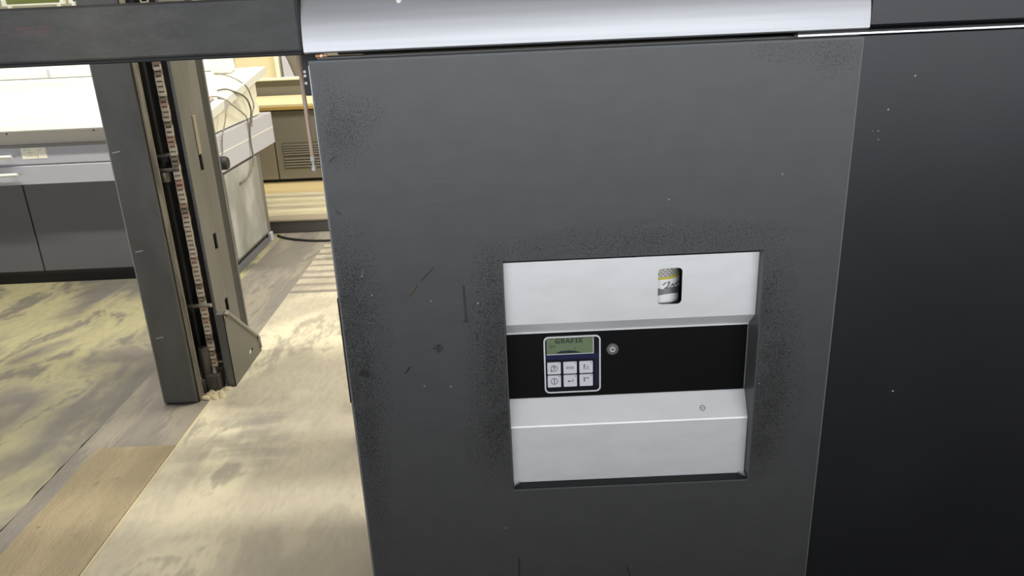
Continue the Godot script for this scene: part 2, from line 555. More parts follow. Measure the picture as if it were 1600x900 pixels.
func press_shell() -> void:
	var t := thing("machine_body", "dark press body behind the grey covers, seen as the black gap under the silver cover", "machine", Vector3(0.6, 0, -0.7))
	part("lower_frame", bx(Vector3(-0.205, 0.0, -1.3), Vector3(2.2, 1.45, -0.16), 0.01), M.black, t)
	part("upper_frame", bx(Vector3(-0.225, 1.45, -0.9), Vector3(2.2, 1.456, -0.13), 0.001), M.black, t)
	# unseen hood and bar, added with a slit to band the floor light
	var hd := thing("shade_hood", "dark unseen hood added overhead to band the light on the floor, above the picture", "light blocker", Vector3(0, 2.2, -0.9))
	part("shade_cover", bx(Vector3(-1.45, 2.2, -1.70), Vector3(2.2, 2.5, -0.02), 0.01), M.dark, hd)
	part("shade_bar", bx(Vector3(-1.45, 2.2, -1.965), Vector3(2.2, 2.26, -1.815), 0.01), M.dark, hd)
	for hx: float in [-1.43, 2.14]:
		part("hood_bracket", bx(Vector3(hx, 2.26, -1.95), Vector3(hx + 0.04, 2.32, -1.69), 0.004), M.dark, hd)
	# unseen dark block added behind the camera to shade the lower panel
	var op := thing("shade_block", "low dark block added behind the camera to shade the lower press panel, out of the picture", "machine", Vector3(0.5, 0, 3.0))
	part("block_body", bx(Vector3(-4.5, 0.08, 2.5), Vector3(5.5, 1.2, 3.7), 0.03), M.dark, op)
	part("block_plinth", bx(Vector3(-4.4, 0.0, 2.56), Vector3(5.4, 0.08, 3.64)), M.black, op)
	part("block_rail", Mb.new().tube([Vector3(-4.3, 1.23, 2.62), Vector3(5.3, 1.23, 2.62)], 0.03, 10), M.steel, op)
	# silver cover: half-round nose over a flat top
	var c := thing("silver_cover", "curved brushed silver cover strip along the top of the grey press panel", "machine cover", Vector3(0.1, 1.4585, 0))
	var prof: Array[Vector2] = []   # z, y
	prof.append(Vector2(-0.03, 1.4588))
	prof.append(Vector2(-0.002, 1.4585))
	for k in 15:
		var a := PI * 0.5 * k / 14.0
		prof.append(Vector2(0.003 - 0.11 * (1.0 - cos(a)), 1.4605 + 0.11 * sin(a)))
	prof.append(Vector2(-0.6, 1.5705))
	var s := Mb.new()
	for k in prof.size() - 1:
		var p := prof[k]
		var q := prof[k + 1]
		var out := Vector3(0, p.x - q.x, q.y - p.y)
		for kk in 1:
			s.quad(Vector3(-0.2385, p.y, p.x), Vector3(0.4455, p.y, p.x), Vector3(0.4455, q.y, q.x), Vector3(-0.2385, q.y, q.x), out, k > 1)
			for e: float in [-0.2385, 0.4455]:
				s.tri(Vector3(e, p.y, p.x), Vector3(e, q.y, q.x), Vector3(e, 1.46, -0.3), Vector3(signf(e), 0, 0))
	part("cover_sheet", s, M.silver, c)
	part("rivet", Mb.new().lathe([Vector2(0.0035, 0.0), Vector2(0.003, 0.0012), Vector2(0, 0.0016)], Vector3(-0.1205, 1.5148, -0.0108), Vector3(0, 0.42, 0.9).normalized(), 12), M.white, c)
	# left beam
	var b := thing("cross_beam", "dark grey horizontal beam with reddish smears, running left from the silver cover", "beam", Vector3(-1.0, 1.459, -0.08))
	var im := Image.create(900, 66, false, Image.FORMAT_RGB8)
	var nn := noise(77, 0.02, 4)
	var nf := noise(78, 0.15, 3)
	for y in 66:
		for x in 900:
			var v := nn.get_noise_2d(x * 0.5, y * 2.0) * 0.035 + nf.get_noise_2d(x * 0.4, y) * 0.012
			# worn brownish area near the right end
			var w := clampf(1.0 - absf(x - 620.0) / 130.0, 0.0, 1.0) * 0.5
			im.set_pixel(x, y, Color(0.27 + v, 0.267 + v, 0.262 + v).lerp(Color(0.35 + v, 0.332 + v, 0.29 + v), w))
	var r2 := RandomNumberGenerator.new()
	r2.seed = 3
	for k in 26:
		var q := Vector2(r2.randf_range(476, 555), 27 - r2.randf_range(-5, 6) - 0.0)
		stroke(im, q, q + Vector2(r2.randf_range(4, 16), r2.randf_range(-1, 1)), 2.0, Color(0.45, 0.27, 0.27), 0.25)
	for k in 30:
		var q := Vector2(r2.randf_range(560, 760), r2.randf_range(6, 60))
		stroke(im, q, q + Vector2(r2.randf_range(3, 10), r2.randf_range(-3, 3)), 1.2, Color(0.5, 0.42, 0.40), 0.25)
	var bm := mat(Color.WHITE, 0.62, 0.0, 0.38)
	laid(bm, im, Vector2(-1.03, 1.459), Vector2(-0.24, 1.525))
	part("beam_box", bx(Vector3(-1.75, 1.4615, -0.14), Vector3(-0.2405, 1.525, 0), 0.003), bm, b)
	part("lower_strip", bx(Vector3(-1.75, 1.4575, -0.138), Vector3(-0.2405, 1.4622, -0.001), 0.0012), M.matte_black, b)  # thin dark strip along the lower edge of the beam
	part("end_seal", bx(Vector3(-0.2412, 1.458, -0.1), Vector3(-0.2388, 1.53, -0.004)), M.matte_black, b)
	# right upper cover and trim
	var u := thing("upper_cover", "dark upper cover of the press at top right, beside the end of the silver strip", "machine cover", Vector3(1.2, 1.46, -0.1))
	part("cover_box", bx(Vector3(0.447, 1.4605, -0.5), Vector3(2.2, 1.72, -0.006), 0.003), M.right, u)
	var tr := thing("trim_strip", "thin bright aluminium strip above the dark panel at the right", "trim", Vector3(1.2, 1.4525, 0))
	part("strip", bx(Vector3(0.36, 1.4527, -0.012), Vector3(2.2, 1.4556, 0.0005), 0.0006), M.trim, tr)
	part("seal_line", bx(Vector3(0.36, 1.4556, -0.014), Vector3(2.2, 1.4578, -0.001)), M.black, tr)
	# right panel
	var rp := thing("side_panel", "large smooth black-grey cover panel filling the right edge of the picture", "machine panel", Vector3(1.3, 0, -0.02))
	part("panel_sheet", bx(Vector3(0.4435, 0.02, -0.045), Vector3(2.2, 1.452, -0.012), 0.002), M.right, rp)
	var chip := mat(g(0.62), 0.7)
	for p: Array in [[0.5449, 0.9562, 0.0018], [0.4877, 1.3596, 0.0014], [0.5163, 1.4, 0.0014], [0.478, 1.333, 0.001], [0.4705, 1.333, 0.0008], [0.4795, 1.322, 0.0009]]:
		part("paint_chip", Mb.new().lathe([Vector2(p[2], 0), Vector2(p[2] * 0.6, 0.0003), Vector2(0, 0.0003)], Vector3(p[0], p[1], -0.0121), Vector3.BACK, 7), chip, rp)

const PX0 := -0.236
const PX1 := 0.443
const PY0 := 0.04
const PY1 := 1.4507
const OX0 := -0.0112
const OX1 := 0.3388
const OY0 := 0.8245
const OY1 := 1.1827

func panel_image() -> Image:
	var w := 1100
	var h := 1330
	var ylo := 0.63
	var sx := w / (PX1 - PX0)
	var sy := h / (PY1 - ylo)
	var img := Image.create(w, h, false, Image.FORMAT_RGB8)
	var speck := noise(101, 0.21, 2)
	var cells := noise(104, 0.20, 1, FastNoiseLite.TYPE_CELLULAR)
	cells.fractal_type = FastNoiseLite.FRACTAL_NONE
	cells.cellular_return_type = FastNoiseLite.RETURN_DISTANCE2_SUB
	cells.cellular_jitter = 0.9
	var blot := noise(102, 0.012, 4)
	var wipe := noise(103, 0.01, 3)
	# worn places in metres: x, y, rx, ry, strength
	var worn := [[-0.214, 1.39, 0.012, 0.03, 0.6], [-0.200, 1.368, 0.024, 0.024, 0.75], [-0.21, 1.345, 0.018, 0.02, 0.5], [-0.175, 1.385, 0.02, 0.015, 0.35], [-0.219, 1.15, 0.022, 0.06, 0.85], [-0.222, 1.075, 0.020, 0.07, 1.0],
		[-0.218, 0.985, 0.022, 0.06, 0.95], [-0.219, 0.88, 0.016, 0.10, 0.6], [-0.195, 1.10, 0.02, 0.07, 0.25],
		[-0.024, 1.165, 0.016, 0.03, 0.5], [-0.021, 1.08, 0.022, 0.07, 0.9], [-0.024, 1.00, 0.024, 0.07, 1.0], [-0.031, 0.92, 0.026, 0.05, 0.8], [-0.035, 1.02, 0.02, 0.08, 0.3],
		[0.352, 1.11, 0.018, 0.05, 0.75], [0.358, 1.03, 0.022, 0.06, 0.9], [0.360, 0.95, 0.026, 0.05, 0.9], [0.352, 0.89, 0.02, 0.04, 0.7], [0.38, 1.0, 0.02, 0.08, 0.2], [0.408, 1.432, 0.018, 0.018, 0.6], [0.36, 1.44, 0.04, 0.012, 0.25],
		[0.17, 1.205, 0.09, 0.018, 0.4], [0.05, 1.198, 0.05, 0.01, 0.25], [0.30, 1.205, 0.05, 0.014, 0.3]]
	for y in h:
		var my := PY1 - y / sy
		for x in w:
			var mx := PX0 + x / sx
			var a := 0.0
			for e: Array in worn:
				var dx: float = (mx - e[0]) / e[2]
				if dx > 2.0 or dx < -2.0:
					continue
				var dy: float = (my - e[1]) / e[3]
				if dy > 2.0 or dy < -2.0:
					continue
				a += e[4] * exp(-dx * dx - dy * dy)
			var b := blot.get_noise_2d(x, y)
			var v := 0.265 + b * 0.012 + wipe.get_noise_2d(x * 0.5, y * 3.0) * 0.007
			if a > 0.03:
				var s := speck.get_noise_2d(x, y)
				a = minf(a * (1.0 + b * 1.2), 1.1)
				var e2 := cells.get_noise_2d(x + s * 2.0, y - s * 2.0) + 1.0
				v -= 0.17 * (1.0 - smoothstep(0.10, 0.34, e2)) * smoothstep(0.45 - a * 0.5, 0.62 - a * 0.45, s * 0.6 + 0.3) + a * 0.004
				if s < -0.35 and a > 0.35:
					v += 0.03
			img.set_pixel(x, y, Color(v, v * 1.004, v * 1.012))
	var P := func(mx: float, my: float) -> Vector2: return Vector2((mx - PX0) * sx, (PY1 - my) * sy)
	var dk := g(0.17)
	stroke(img, P.call(-0.0654, 1.1513), P.call(-0.0648, 1.10), 6.0, g(0.15), 0.9)
	stroke(img, P.call(-0.068, 1.10), P.call(-0.063, 1.1005), 4.5, g(0.14), 0.9)
	stroke(img, P.call(-0.1389, 1.141), P.call(-0.1282, 1.1543), 4.0, Color(0.19, 0.17, 0.11), 0.95)
	stroke(img, P.call(-0.1375, 1.145), P.call(-0.131, 1.154), 1.5, Color(0.46, 0.44, 0.36), 0.7)
	stroke(img, P.call(-0.1215, 1.1622), P.call(-0.1047, 1.1787), 3.5, g(0.14), 0.9)
	stroke(img, P.call(-0.1553, 1.0255), P.call(-0.1500, 1.031), 3.0, g(0.07), 1.0)
	stroke(img, P.call(-0.1515, 1.030), P.call(-0.1482, 1.0345), 3.6, g(0.07), 1.0)
	stroke(img, P.call(-0.2134, 1.0284), P.call(-0.2105, 1.028), 18.0, g(0.10), 0.95)
	stroke(img, P.call(-0.0469, 1.1431), P.call(-0.0468, 1.143), 4.5, g(0.12), 1.0)
	stroke(img, P.call(-0.0468, 1.1133), P.call(-0.0467, 1.113), 6.5, g(0.15), 1.0)
	stroke(img, P.call(-0.0515, 1.0815), P.call(-0.0513, 1.072), 5.5, g(0.16), 0.9)
	stroke(img, P.call(-0.2242, 1.3275), P.call(-0.2175, 1.333), 5.0, g(0.09), 0.9)
	stroke(img, P.call(-0.2235, 1.2623), P.call(-0.2200, 1.259), 4.5, g(0.12), 0.8)
	stroke(img, P.call(-0.0101, 0.64), P.call(-0.0077, 0.7003), 4.0, g(0.13), 0.9)
	stroke(img, P.call(0.1654, 0.6565), P.call(0.1592, 0.6753), 4.0, g(0.12), 0.9)
	stroke(img, P.call(-0.19, 1.069), P.call(-0.205, 1.072), 2.5, g(0.25), 0.7)
	stroke(img, P.call(-0.175, 1.125), P.call(-0.173, 1.118), 2.5, g(0.25), 0.6)
	var rng := RandomNumberGenerator.new()
	rng.seed = 12
	for k in 46:
		var q: Vector2 = P.call(-0.1066 + rng.randfn() * 0.0028, 1.062 + rng.randfn() * 0.0032)
		stroke(img, q, q, rng.randf_range(1.2, 3.2), g(0.07), 0.9)
	for p: Array in [[-0.047, 1.1264], [-0.1109, 1.1323], [0.2089, 1.2588], [0.3543, 1.2851], [-0.026, 0.7572], [-0.093, 1.0024], [-0.13, 1.005], [-0.201, 1.172], [-0.19, 1.145], [0.345, 0.985]]:
		var q: Vector2 = P.call(p[0], p[1])
		stroke(img, q, q + Vector2(rng.randf_range(-2, 2), rng.randf_range(-2, 2)), 2.6, g(0.72), 0.85)
	stroke(img, P.call(-0.201, 1.172), P.call(-0.197, 1.181), 2.0, g(0.5), 0.5)
	for k in 60:
		var q := Vector2(rng.randf_range(60, w - 60), rng.randf_range(20, h * 0.45))
		stroke(img, q, q + Vector2(rng.randf_range(20, 110), rng.randf_range(-3, 3)), 1.1, g(0.42), 0.22)
	return img

func front_panel() -> void:
	var t := thing("press_panel", "tall dark grey press panel with speckled worn paint around a square opening", "machine panel", Vector3(0.1, 0, -0.01))
	var pm := mat(Color.WHITE, 0.5)
	laid(pm, panel_image(), Vector2(PX0, 0.63), Vector2(PX1, PY1))
	var hn := NoiseTexture2D.new()
	hn.width = 512
	hn.height = 512
	hn.seamless = true
	hn.noise = noise(111, 0.16, 2)
	pm.heightmap_enabled = true
	pm.heightmap_texture = hn
	pm.heightmap_scale = 0.004
	var s := Mb.new()
	var r := 0.003
	# front face round the opening
	var fx0 := PX0 + r
	var fx1 := PX1 - r
	var fy0 := PY0 + r
	var fy1 := PY1 - r
	var c := 0.0015
	s.quad(Vector3(fx0, OY1 + c, 0), Vector3(fx1, OY1 + c, 0), Vector3(fx1, fy1, 0), Vector3(fx0, fy1, 0), Vector3.BACK)
	s.quad(Vector3(fx0, fy0, 0), Vector3(fx1, fy0, 0), Vector3(fx1, OY0 - c, 0), Vector3(fx0, OY0 - c, 0), Vector3.BACK)
	s.quad(Vector3(fx0, OY0 - c, 0), Vector3(OX0 - c, OY0 - c, 0), Vector3(OX0 - c, OY1 + c, 0), Vector3(fx0, OY1 + c, 0), Vector3.BACK)
	s.quad(Vector3(OX1 + c, OY0 - c, 0), Vector3(fx1, OY0 - c, 0), Vector3(fx1, OY1 + c, 0), Vector3(OX1 + c, OY1 + c, 0), Vector3.BACK)
	part("panel_face", s, pm, t)
	# folded rim of the sheet
	var e := Mb.new()
	var d := -0.024
	var o2 := [Vector2(PX0, PY0), Vector2(PX1, PY0), Vector2(PX1, PY1), Vector2(PX0, PY1)]
	var i2 := [Vector2(fx0, fy0), Vector2(fx1, fy0), Vector2(fx1, fy1), Vector2(fx0, fy1)]
	var ns := [Vector3.DOWN, Vector3.RIGHT, Vector3.UP, Vector3.LEFT]
	for k in 4:
		var j := (k + 1) % 4
		var n: Vector3 = ns[k]
		# two-step rounded fold
		var m0: Vector2 = i2[k].lerp(o2[k], 0.7)
		var m1: Vector2 = i2[j].lerp(o2[j], 0.7)
		e.quad(Vector3(i2[k].x, i2[k].y, 0), Vector3(i2[j].x, i2[j].y, 0), Vector3(m1.x, m1.y, -r * 0.3), Vector3(m0.x, m0.y, -r * 0.3), n + Vector3.BACK * 2.0)
		e.quad(Vector3(m0.x, m0.y, -r * 0.3), Vector3(m1.x, m1.y, -r * 0.3), Vector3(o2[j].x, o2[j].y, -r), Vector3(o2[k].x, o2[k].y, -r), n * 2.0 + Vector3.BACK)
		e.quad(Vector3(o2[k].x, o2[k].y, -r), Vector3(o2[j].x, o2[j].y, -r), Vector3(o2[j].x, o2[j].y, d), Vector3(o2[k].x, o2[k].y, d), n)
	part("folded_rim", e, mat(Color(0.42, 0.425, 0.43), 0.42), t)
	var jb := Mb.new()
	var oo := [Vector2(OX0, OY0), Vector2(OX1, OY0), Vector2(OX1, OY1), Vector2(OX0, OY1)]
	for k in 4:
		var j := (k + 1) % 4
		var n: Vector3 = -(ns[k] as Vector3)
		var a0: Vector2 = oo[k] + Vector2(signf(oo[k].x - 0.16), signf(oo[k].y - 1.0)) * c
		var a1: Vector2 = oo[j] + Vector2(signf(oo[j].x - 0.16), signf(oo[j].y - 1.0)) * c
		jb.quad(Vector3(a0.x, a0.y, 0), Vector3(a1.x, a1.y, 0), Vector3(oo[j].x, oo[j].y, -c), Vector3(oo[k].x, oo[k].y, -c), n + Vector3.BACK)
		jb.quad(Vector3(oo[k].x, oo[k].y, -c), Vector3(oo[j].x, oo[j].y, -c), Vector3(oo[j].x, oo[j].y, -0.05), Vector3(oo[k].x, oo[k].y, -0.05), n)
	part("opening_rim", jb, mat(Color(0.33, 0.335, 0.34), 0.45), t)
	part("sill_strip", bx(Vector3(OX0 + 0.002, OY0 + 0.0002, -0.0172), Vector3(OX1 - 0.002, OY0 + 0.0012, -0.002)), M.matte_black, t)  # thin black strip laid over the sill
	part("panel_flange", bx(Vector3(-0.228, 1.4508, -0.045), Vector3(0.442, 1.4535, -0.0135), 0.001), M.beam, t)
	part("edge_strip", bx(Vector3(-0.2385, 0.98, -0.02), Vector3(-0.2362, 1.14, -0.004), 0.0008), M.dark, t)
	part("edge_strip", bx(Vector3(-0.2375, 1.14, -0.02), Vector3(-0.2362, 1.445, -0.006), 0.0005), M.trim, t, "bright strip standing in for the highlight on the sheet edge")  # bright strip painted in as the sheet edge highlight
	part("edge_strip", bx(Vector3(-0.2372, 0.05, -0.02), Vector3(-0.2362, 0.98, -0.006), 0.0004), M.dark, t)

func control_unit() -> void:
	var t := thing("control_unit", "stepped aluminium control unit with a black band set into the panel opening", "control panel", Vector3(0.164, 1.0, -0.03))
	var x0 := OX0 + 0.0004
	var x1 := OX1 - 0.0004
	# upper plate with the rounded window
	var win := rounded_rect(0.2177, 1.1312, 0.0335, 0.053, 0.006, 6)
	var outer := outer_for(win, Vector2(x0, 1.0838), Vector2(x1, 1.1755))
	part("upper_plate", Mb.new().ring(outer, win, Vector3(0, 0, -0.0195), Vector3.RIGHT, Vector3.UP, Vector3.BACK * 0.002), M.alu, t)
	var sl := Mb.new().prism(PackedVector2Array([Vector2(-0.0175, 1.0838), Vector2(-0.0415, 1.0615), Vector2(-0.0415, 1.0590), Vector2(-0.0435, 1.0590), Vector2(-0.0435, 1.0625), Vector2(-0.0195, 1.0848)]), Vector3(x0, 0, 0), Vector3.BACK, Vector3.UP, Vector3.RIGHT * (x1 - x0))
	part("upper_bevel", sl, M.alu, t)
	var bm := mat(Color(0.035, 0.037, 0.045), 0.3)
	part("black_band", bx(Vector3(x0, 0.9535, -0.0455), Vector3(x1 - 0.0012, 1.0602, -0.0425), 0.0005), bm, t)
	part("band_edge", bx(Vector3(x1 - 0.0012, 0.9535, -0.0455), Vector3(x1, 1.0605, -0.0412), 0.0003), M.trim, t)
	var lw := Mb.new().prism(PackedVector2Array([Vector2(-0.0415, 0.9548), Vector2(-0.0405, 0.9535), Vector2(-0.0185, 0.9215), Vector2(-0.0175, 0.9195), Vector2(-0.0195, 0.9185), Vector2(-0.0430, 0.9525), Vector2(-0.0430, 0.9548)]), Vector3(x0, 0, 0), Vector3.BACK, Vector3.UP, Vector3.RIGHT * (x1 - x0))
	part("lower_bevel", lw, M.alu, t)
	part("lower_plate", bx(Vector3(x0, 0.8255, -0.0195), Vector3(x1, 0.9195, -0.0175), 0.0006), M.alu, t)
	# tray behind it
	var tray := Mb.new()
	tray.box(Vector3(x0, OY0 + 0.0006, -0.105), Vector3(x1, OY1 - 0.0006, -0.1))
	tray.box(Vector3(x0, OY0 + 0.0006, -0.1), Vector3(x1, OY0 + 0.002, -0.052))
	tray.box(Vector3(x0, OY1 - 0.002, -0.1), Vector3(x1, OY1 - 0.0006, -0.052))
	tray.box(Vector3(x0, OY0 + 0.002, -0.1), Vector3(x0 + 0.0015, OY1 - 0.002, -0.05))
	tray.box(Vector3(x1 - 0.0015, OY0 + 0.002, -0.1), Vector3(x1, OY1 - 0.002, -0.05))
	part("tray", tray, M.dark, t)
	part("bottle_shelf", bx(Vector3(0.15, 1.0905, -0.1), Vector3(0.29, 1.0935, -0.0225), 0.0005), M.dark, t)
	# corner clips on the sill of the opening
	for e: Array in [[x0 + 0.001, 1.0], [x1 - 0.001, -1.0]]:
		var clip := Mb.new().prism(PackedVector2Array([Vector2(0, 0), Vector2(0.009 * e[1], 0), Vector2(0, 0.009)]), Vector3(e[0], OY0 + 0.001, -0.016), Vector3.RIGHT, Vector3.BACK, Vector3.UP * 0.0035)
		part("corner_clip", clip, M.trim, t)
	# key lock in the black band
	var k := thing("panel_lock", "small round metal cam lock on the black band, right of the keypad", "lock", Vector3(0.1421, 1.0289, -0.0425))
	part("lock_ring", Mb.new().lathe([Vector2(0.0088, 0), Vector2(0.0088, 0.0012), Vector2(0.0078, 0.0022), Vector2(0.0062, 0.0022), Vector2(0.0058, 0.0012), Vector2(0, 0.0012)], k.position, Vector3.BACK, 28), mat(g(0.48), 0.4, 0.4), k)
	part("lock_core", Mb.new().lathe([Vector2(0.0045, 0.0012), Vector2(0.0043, 0.0022), Vector2(0.0012, 0.0022), Vector2(0.001, 0.0012), Vector2(0, 0.0012)], k.position, Vector3.BACK, 20), mat(g(0.85), 0.35, 0.5), k)
	part("lock_slot", bx(k.position + Vector3(-0.0025, -0.0006, 0.002), k.position + Vector3(0.0025, 0.0006, 0.0026)), M.black, k)
	# screw stamped in the lower bevel
	var sn := Vector3(0, 0.565, 0.825).normalized()
	var sp := Vector3(0.2735, 0.934, -0.0271)
	var rim := Mb.new()
	for kk in 24:
		var a := TAU * kk / 24.0
		var b := TAU * (kk + 1) / 24.0
		var u := Vector3.RIGHT
		var v := sn.cross(u)
		rim.quad(sp + (u * cos(a) + v * sin(a)) * 0.0042, sp + (u * cos(b) + v * sin(b)) * 0.0042, sp + (u * cos(b) + v * sin(b)) * 0.0032 + sn * 0.0005, sp + (u * cos(a) + v * sin(a)) * 0.0032 + sn * 0.0005, sn)
	rim.bar(sp - Vector3.RIGHT * 0.0025 + sn * 0.0003, sp + Vector3.RIGHT * 0.0025 + sn * 0.0003, 0.0008, 0.0004, sn)
	part("rivet_head", rim, mat(g(0.38), 0.5, 0.3), t)
	# powder bottle seen through the window
	var bp := Vector3(0.207, 1.0937, -0.062)
	var bo := thing("powder_bottle", "white powder bottle with yellow ring and perforated lid behind the small rounded window", "bottle", bp)
	var li := Image.create(256, 128, false, Image.FORMAT_RGB8)
	li.fill(Color(0.93, 0.93, 0.92))
	for x in 256:
		var f := x / 256.0 * TAU
		var y0 := 50.0 - sin(f * 2.0 + 0.8) * 10.0 - (x % 128) * 0.05
		var y1 := 82.0 - sin(f * 2.0 + 1.0) * 16.0
		for y in range(int(y0), int(y1)):
			put(li, x, y, g(0.42 + 0.1 * sin(x * 0.15)), 0.95)
		for y in range(112, 116):
			put(li, x, y, g(0.25), 0.9)
	for rep in 4:
		var ox := rep * 64.0 + 4.0
		var last := Vector2(ox, 22)
		for p: Array in [[4, 12], [12, 10], [10, 26], [4, 36], [14, 34], [19, 22], [22, 34], [26, 24], [31, 33], [32, 20], [36, 32], [42, 22], [42, 33], [48, 26]]:
			var q := Vector2(ox + p[0], p[1] + 2.0)
			stroke(li, last, q, 3.0, g(0.22), 0.75)
			last = q
	var lm := mat(Color.WHITE, 0.45)
	lm.albedo_texture = ImageTexture.create_from_image(li)
	var lab := Mb.new()
	part("bottle_body", Mb.new().lathe([Vector2(0, 0), Vector2(0.0315, 0), Vector2(0.0325, 0.002), Vector2(0.0325, 0.043), Vector2(0.031, 0.0455), Vector2(0, 0.0455)], bp, Vector3.UP, 32), M.white, bo)
	var lbl := MeshInstance3D.new()
	lbl.name = "label"
	lbl.mesh = label_mesh(0.0328, 0.001, 0.043, 40)
	lbl.material_override = lm
	bo.add_child(lbl)
	part("yellow_ring", Mb.new().lathe([Vector2(0.032, 0.0432), Vector2(0.0332, 0.0436), Vector2(0.0332, 0.0458), Vector2(0.032, 0.0462)], bp, Vector3.UP, 32), mat(Color(0.80, 0.74, 0.12), 0.45), bo)
	var pi := Image.create(256, 64, false, Image.FORMAT_RGB8)
	pi.fill(Color(0.82, 0.80, 0.76))
	for y in 5:
		for x in 32:
			stroke(pi, Vector2(x * 8 + (4 if y % 2 else 0), 6 + y * 12), Vector2(x * 8 + (4 if y % 2 else 0), 6 + y * 12), 4.0, g(0.1), 1.0)
	var pm := mat(Color.WHITE, 0.4, 0.3)
	pm.albedo_texture = ImageTexture.create_from_image(pi)
	var lid := MeshInstance3D.new()
	lid.name = "perforated_lid"
	lid.mesh = label_mesh(0.0322, 0.046, 0.062, 40)
	lid.material_override = pm
	bo.add_child(lid)

func label_mesh(r: float, y0: float, y1: float, seg: int) -> ArrayMesh:
	var st := SurfaceTool.new()
	st.begin(Mesh.PRIMITIVE_TRIANGLES)
	st.set_smooth_group(0)
	for k in seg:
		var pts: Array = []
		for e: Array in [[k, y0], [k + 1, y0], [k + 1, y1], [k, y1]]:
			var a: float = TAU * e[0] / seg
			pts.append([Vector3(sin(a) * r, e[1], cos(a) * r), Vector2(float(e[0]) / seg * 1.0, 1.0 if e[1] == y0 else 0.0)])
		for i: int in [0, 2, 1, 0, 3, 2]:
			st.set_uv(pts[i][1])
			st.add_vertex(pts[i][0])
	st.generate_normals()
	return st.commit()

func text_part(txt: String, at: Vector3, h: float, width: float, depth: float, material: Material, parent: Node3D, bold := true, fontname := "Droid Sans") -> void:
	var tm := TextMesh.new()
	var f := SystemFont.new()
	f.font_names = PackedStringArray([fontname])
	f.font_weight = 700 if bold else 400
	tm.font = f
	tm.font_size = 32
	tm.text = txt
	tm.depth = depth / (h / 23.0)
	tm.pixel_size = 1.0
	tm.curve_step = 2.0
	var o := MeshInstance3D.new()
	o.name = "lettering"
	o.mesh = tm
	o.material_override = material
	var ab := tm.get_aabb()
	var ky := h / maxf(ab.size.y, 0.001)
	var kx := width / maxf(ab.size.x, 0.001) if width > 0.0 else ky
	o.scale = Vector3(kx, ky, h / 23.0)
	var c := ab.position + ab.size * 0.5
	o.position = at - Vector3(c.x * kx, c.y * ky, 0)
	var p: Node = parent
	while p != null and p != self:
		o.position -= (p as Node3D).position
		p = p.get_parent()
	parent.add_child(o, true)

func keypad() -> void:
	var z := -0.0425
	var cx := 0.0833
	var cy := 1.0074
	var t := thing("control_keypad", "small keypad with green display and six white keys on the black band", "keypad", Vector3(cx, cy, z))
	var body := rounded_rect(cx, cy, 0.0822, 0.0902, 0.007, 5)
	part("body", Mb.new().prism(body, Vector3(0, 0, z), Vector3.RIGHT, Vector3.UP, Vector3.BACK * 0.0012), mat(Color(0.055, 0.06, 0.10), 0.35), t)
	part("frame", Mb.new().ring(rounded_rect(cx, cy, 0.0828, 0.0908, 0.0075, 5), rounded_rect(cx, cy, 0.0786, 0.0866, 0.0055, 5), Vector3(0, 0, z), Vector3.RIGHT, Vector3.UP, Vector3.BACK * 0.0018), mat(g(0.86), 0.4), t, "white rounded frame")
	# navy field under the display
	part("navy_field", bx(Vector3(0.0455, 1.0165, z + 0.0012), Vector3(0.1215, 1.0245, z + 0.0014)), mat(Color(0.09, 0.10, 0.26), 0.4), t)
	part("navy_field", bx(Vector3(0.1160, 0.972, z + 0.0012), Vector3(0.1218, 1.0165, z + 0.00138)), mat(Color(0.08, 0.09, 0.20), 0.4), t)
	var lcd := part("display", bx(Vector3(0.0462, 1.0252, z + 0.0012), Vector3(0.1135, 1.0495, z + 0.0016), 0.0001), mat(Color(0.44, 0.50, 0.385), 0.25), t, "pale green display")
	part("display_edge", bx(Vector3(0.0462, 1.0242, z + 0.0012), Vector3(0.1146, 1.0252, z + 0.0019)), mat(g(0.82), 0.4), t)
	part("display_edge", bx(Vector3(0.1135, 1.0242, z + 0.0012), Vector3(0.1146, 1.0495, z + 0.0019)), mat(g(0.82), 0.4), t)
	var ink := mat(Color(0.13, 0.15, 0.12), 0.5)
	text_part("GRAFIX", Vector3(0.0787, 1.0455, z + 0.00162), 0.0068, 0.040, 0.0003, ink, lcd, true)
	text_part("01", Vector3(0.0545, 1.0372, z + 0.00162), 0.0048, 0.0075, 0.0003, ink, lcd, false)
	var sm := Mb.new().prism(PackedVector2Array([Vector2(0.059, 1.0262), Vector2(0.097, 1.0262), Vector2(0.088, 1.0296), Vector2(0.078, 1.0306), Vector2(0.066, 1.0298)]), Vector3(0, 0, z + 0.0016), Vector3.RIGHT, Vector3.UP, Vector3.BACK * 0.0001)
	part("display_wedge", sm, mat(Color(0.14, 0.18, 0.22), 0.4), lcd)  # flat dark wedge low on the display
	part("display_dot", bx(Vector3(0.0875, 1.0318, z + 0.0016), Vector3(0.0887, 1.0338, z + 0.0017)), ink, lcd)
	var white := mat(Color(0.84, 0.84, 0.86), 0.45)
	var line := mat(g(0.14), 0.5)
	for r in 2:
		for c in 3:
			var kx := 0.0563 + c * 0.02345
			var ky := 1.0028 - r * 0.0212
			var key := part("key", Mb.new().prism(rounded_rect(kx, ky, 0.0196, 0.0192, 0.0014, 3), Vector3(0, 0, z + 0.0012), Vector3.RIGHT, Vector3.UP, Vector3.BACK * 0.001), white, t)
			part("symbol", key_symbol(r * 3 + c, kx, ky, z + 0.0022), line, key)
			part("dot", Mb.new().prism(circle2(Vector2(kx + 0.0075, ky + 0.0074), 0.0008, 8), Vector3(0, 0, z + 0.0022), Vector3.RIGHT, Vector3.UP, Vector3.BACK * 0.0001), line, key)

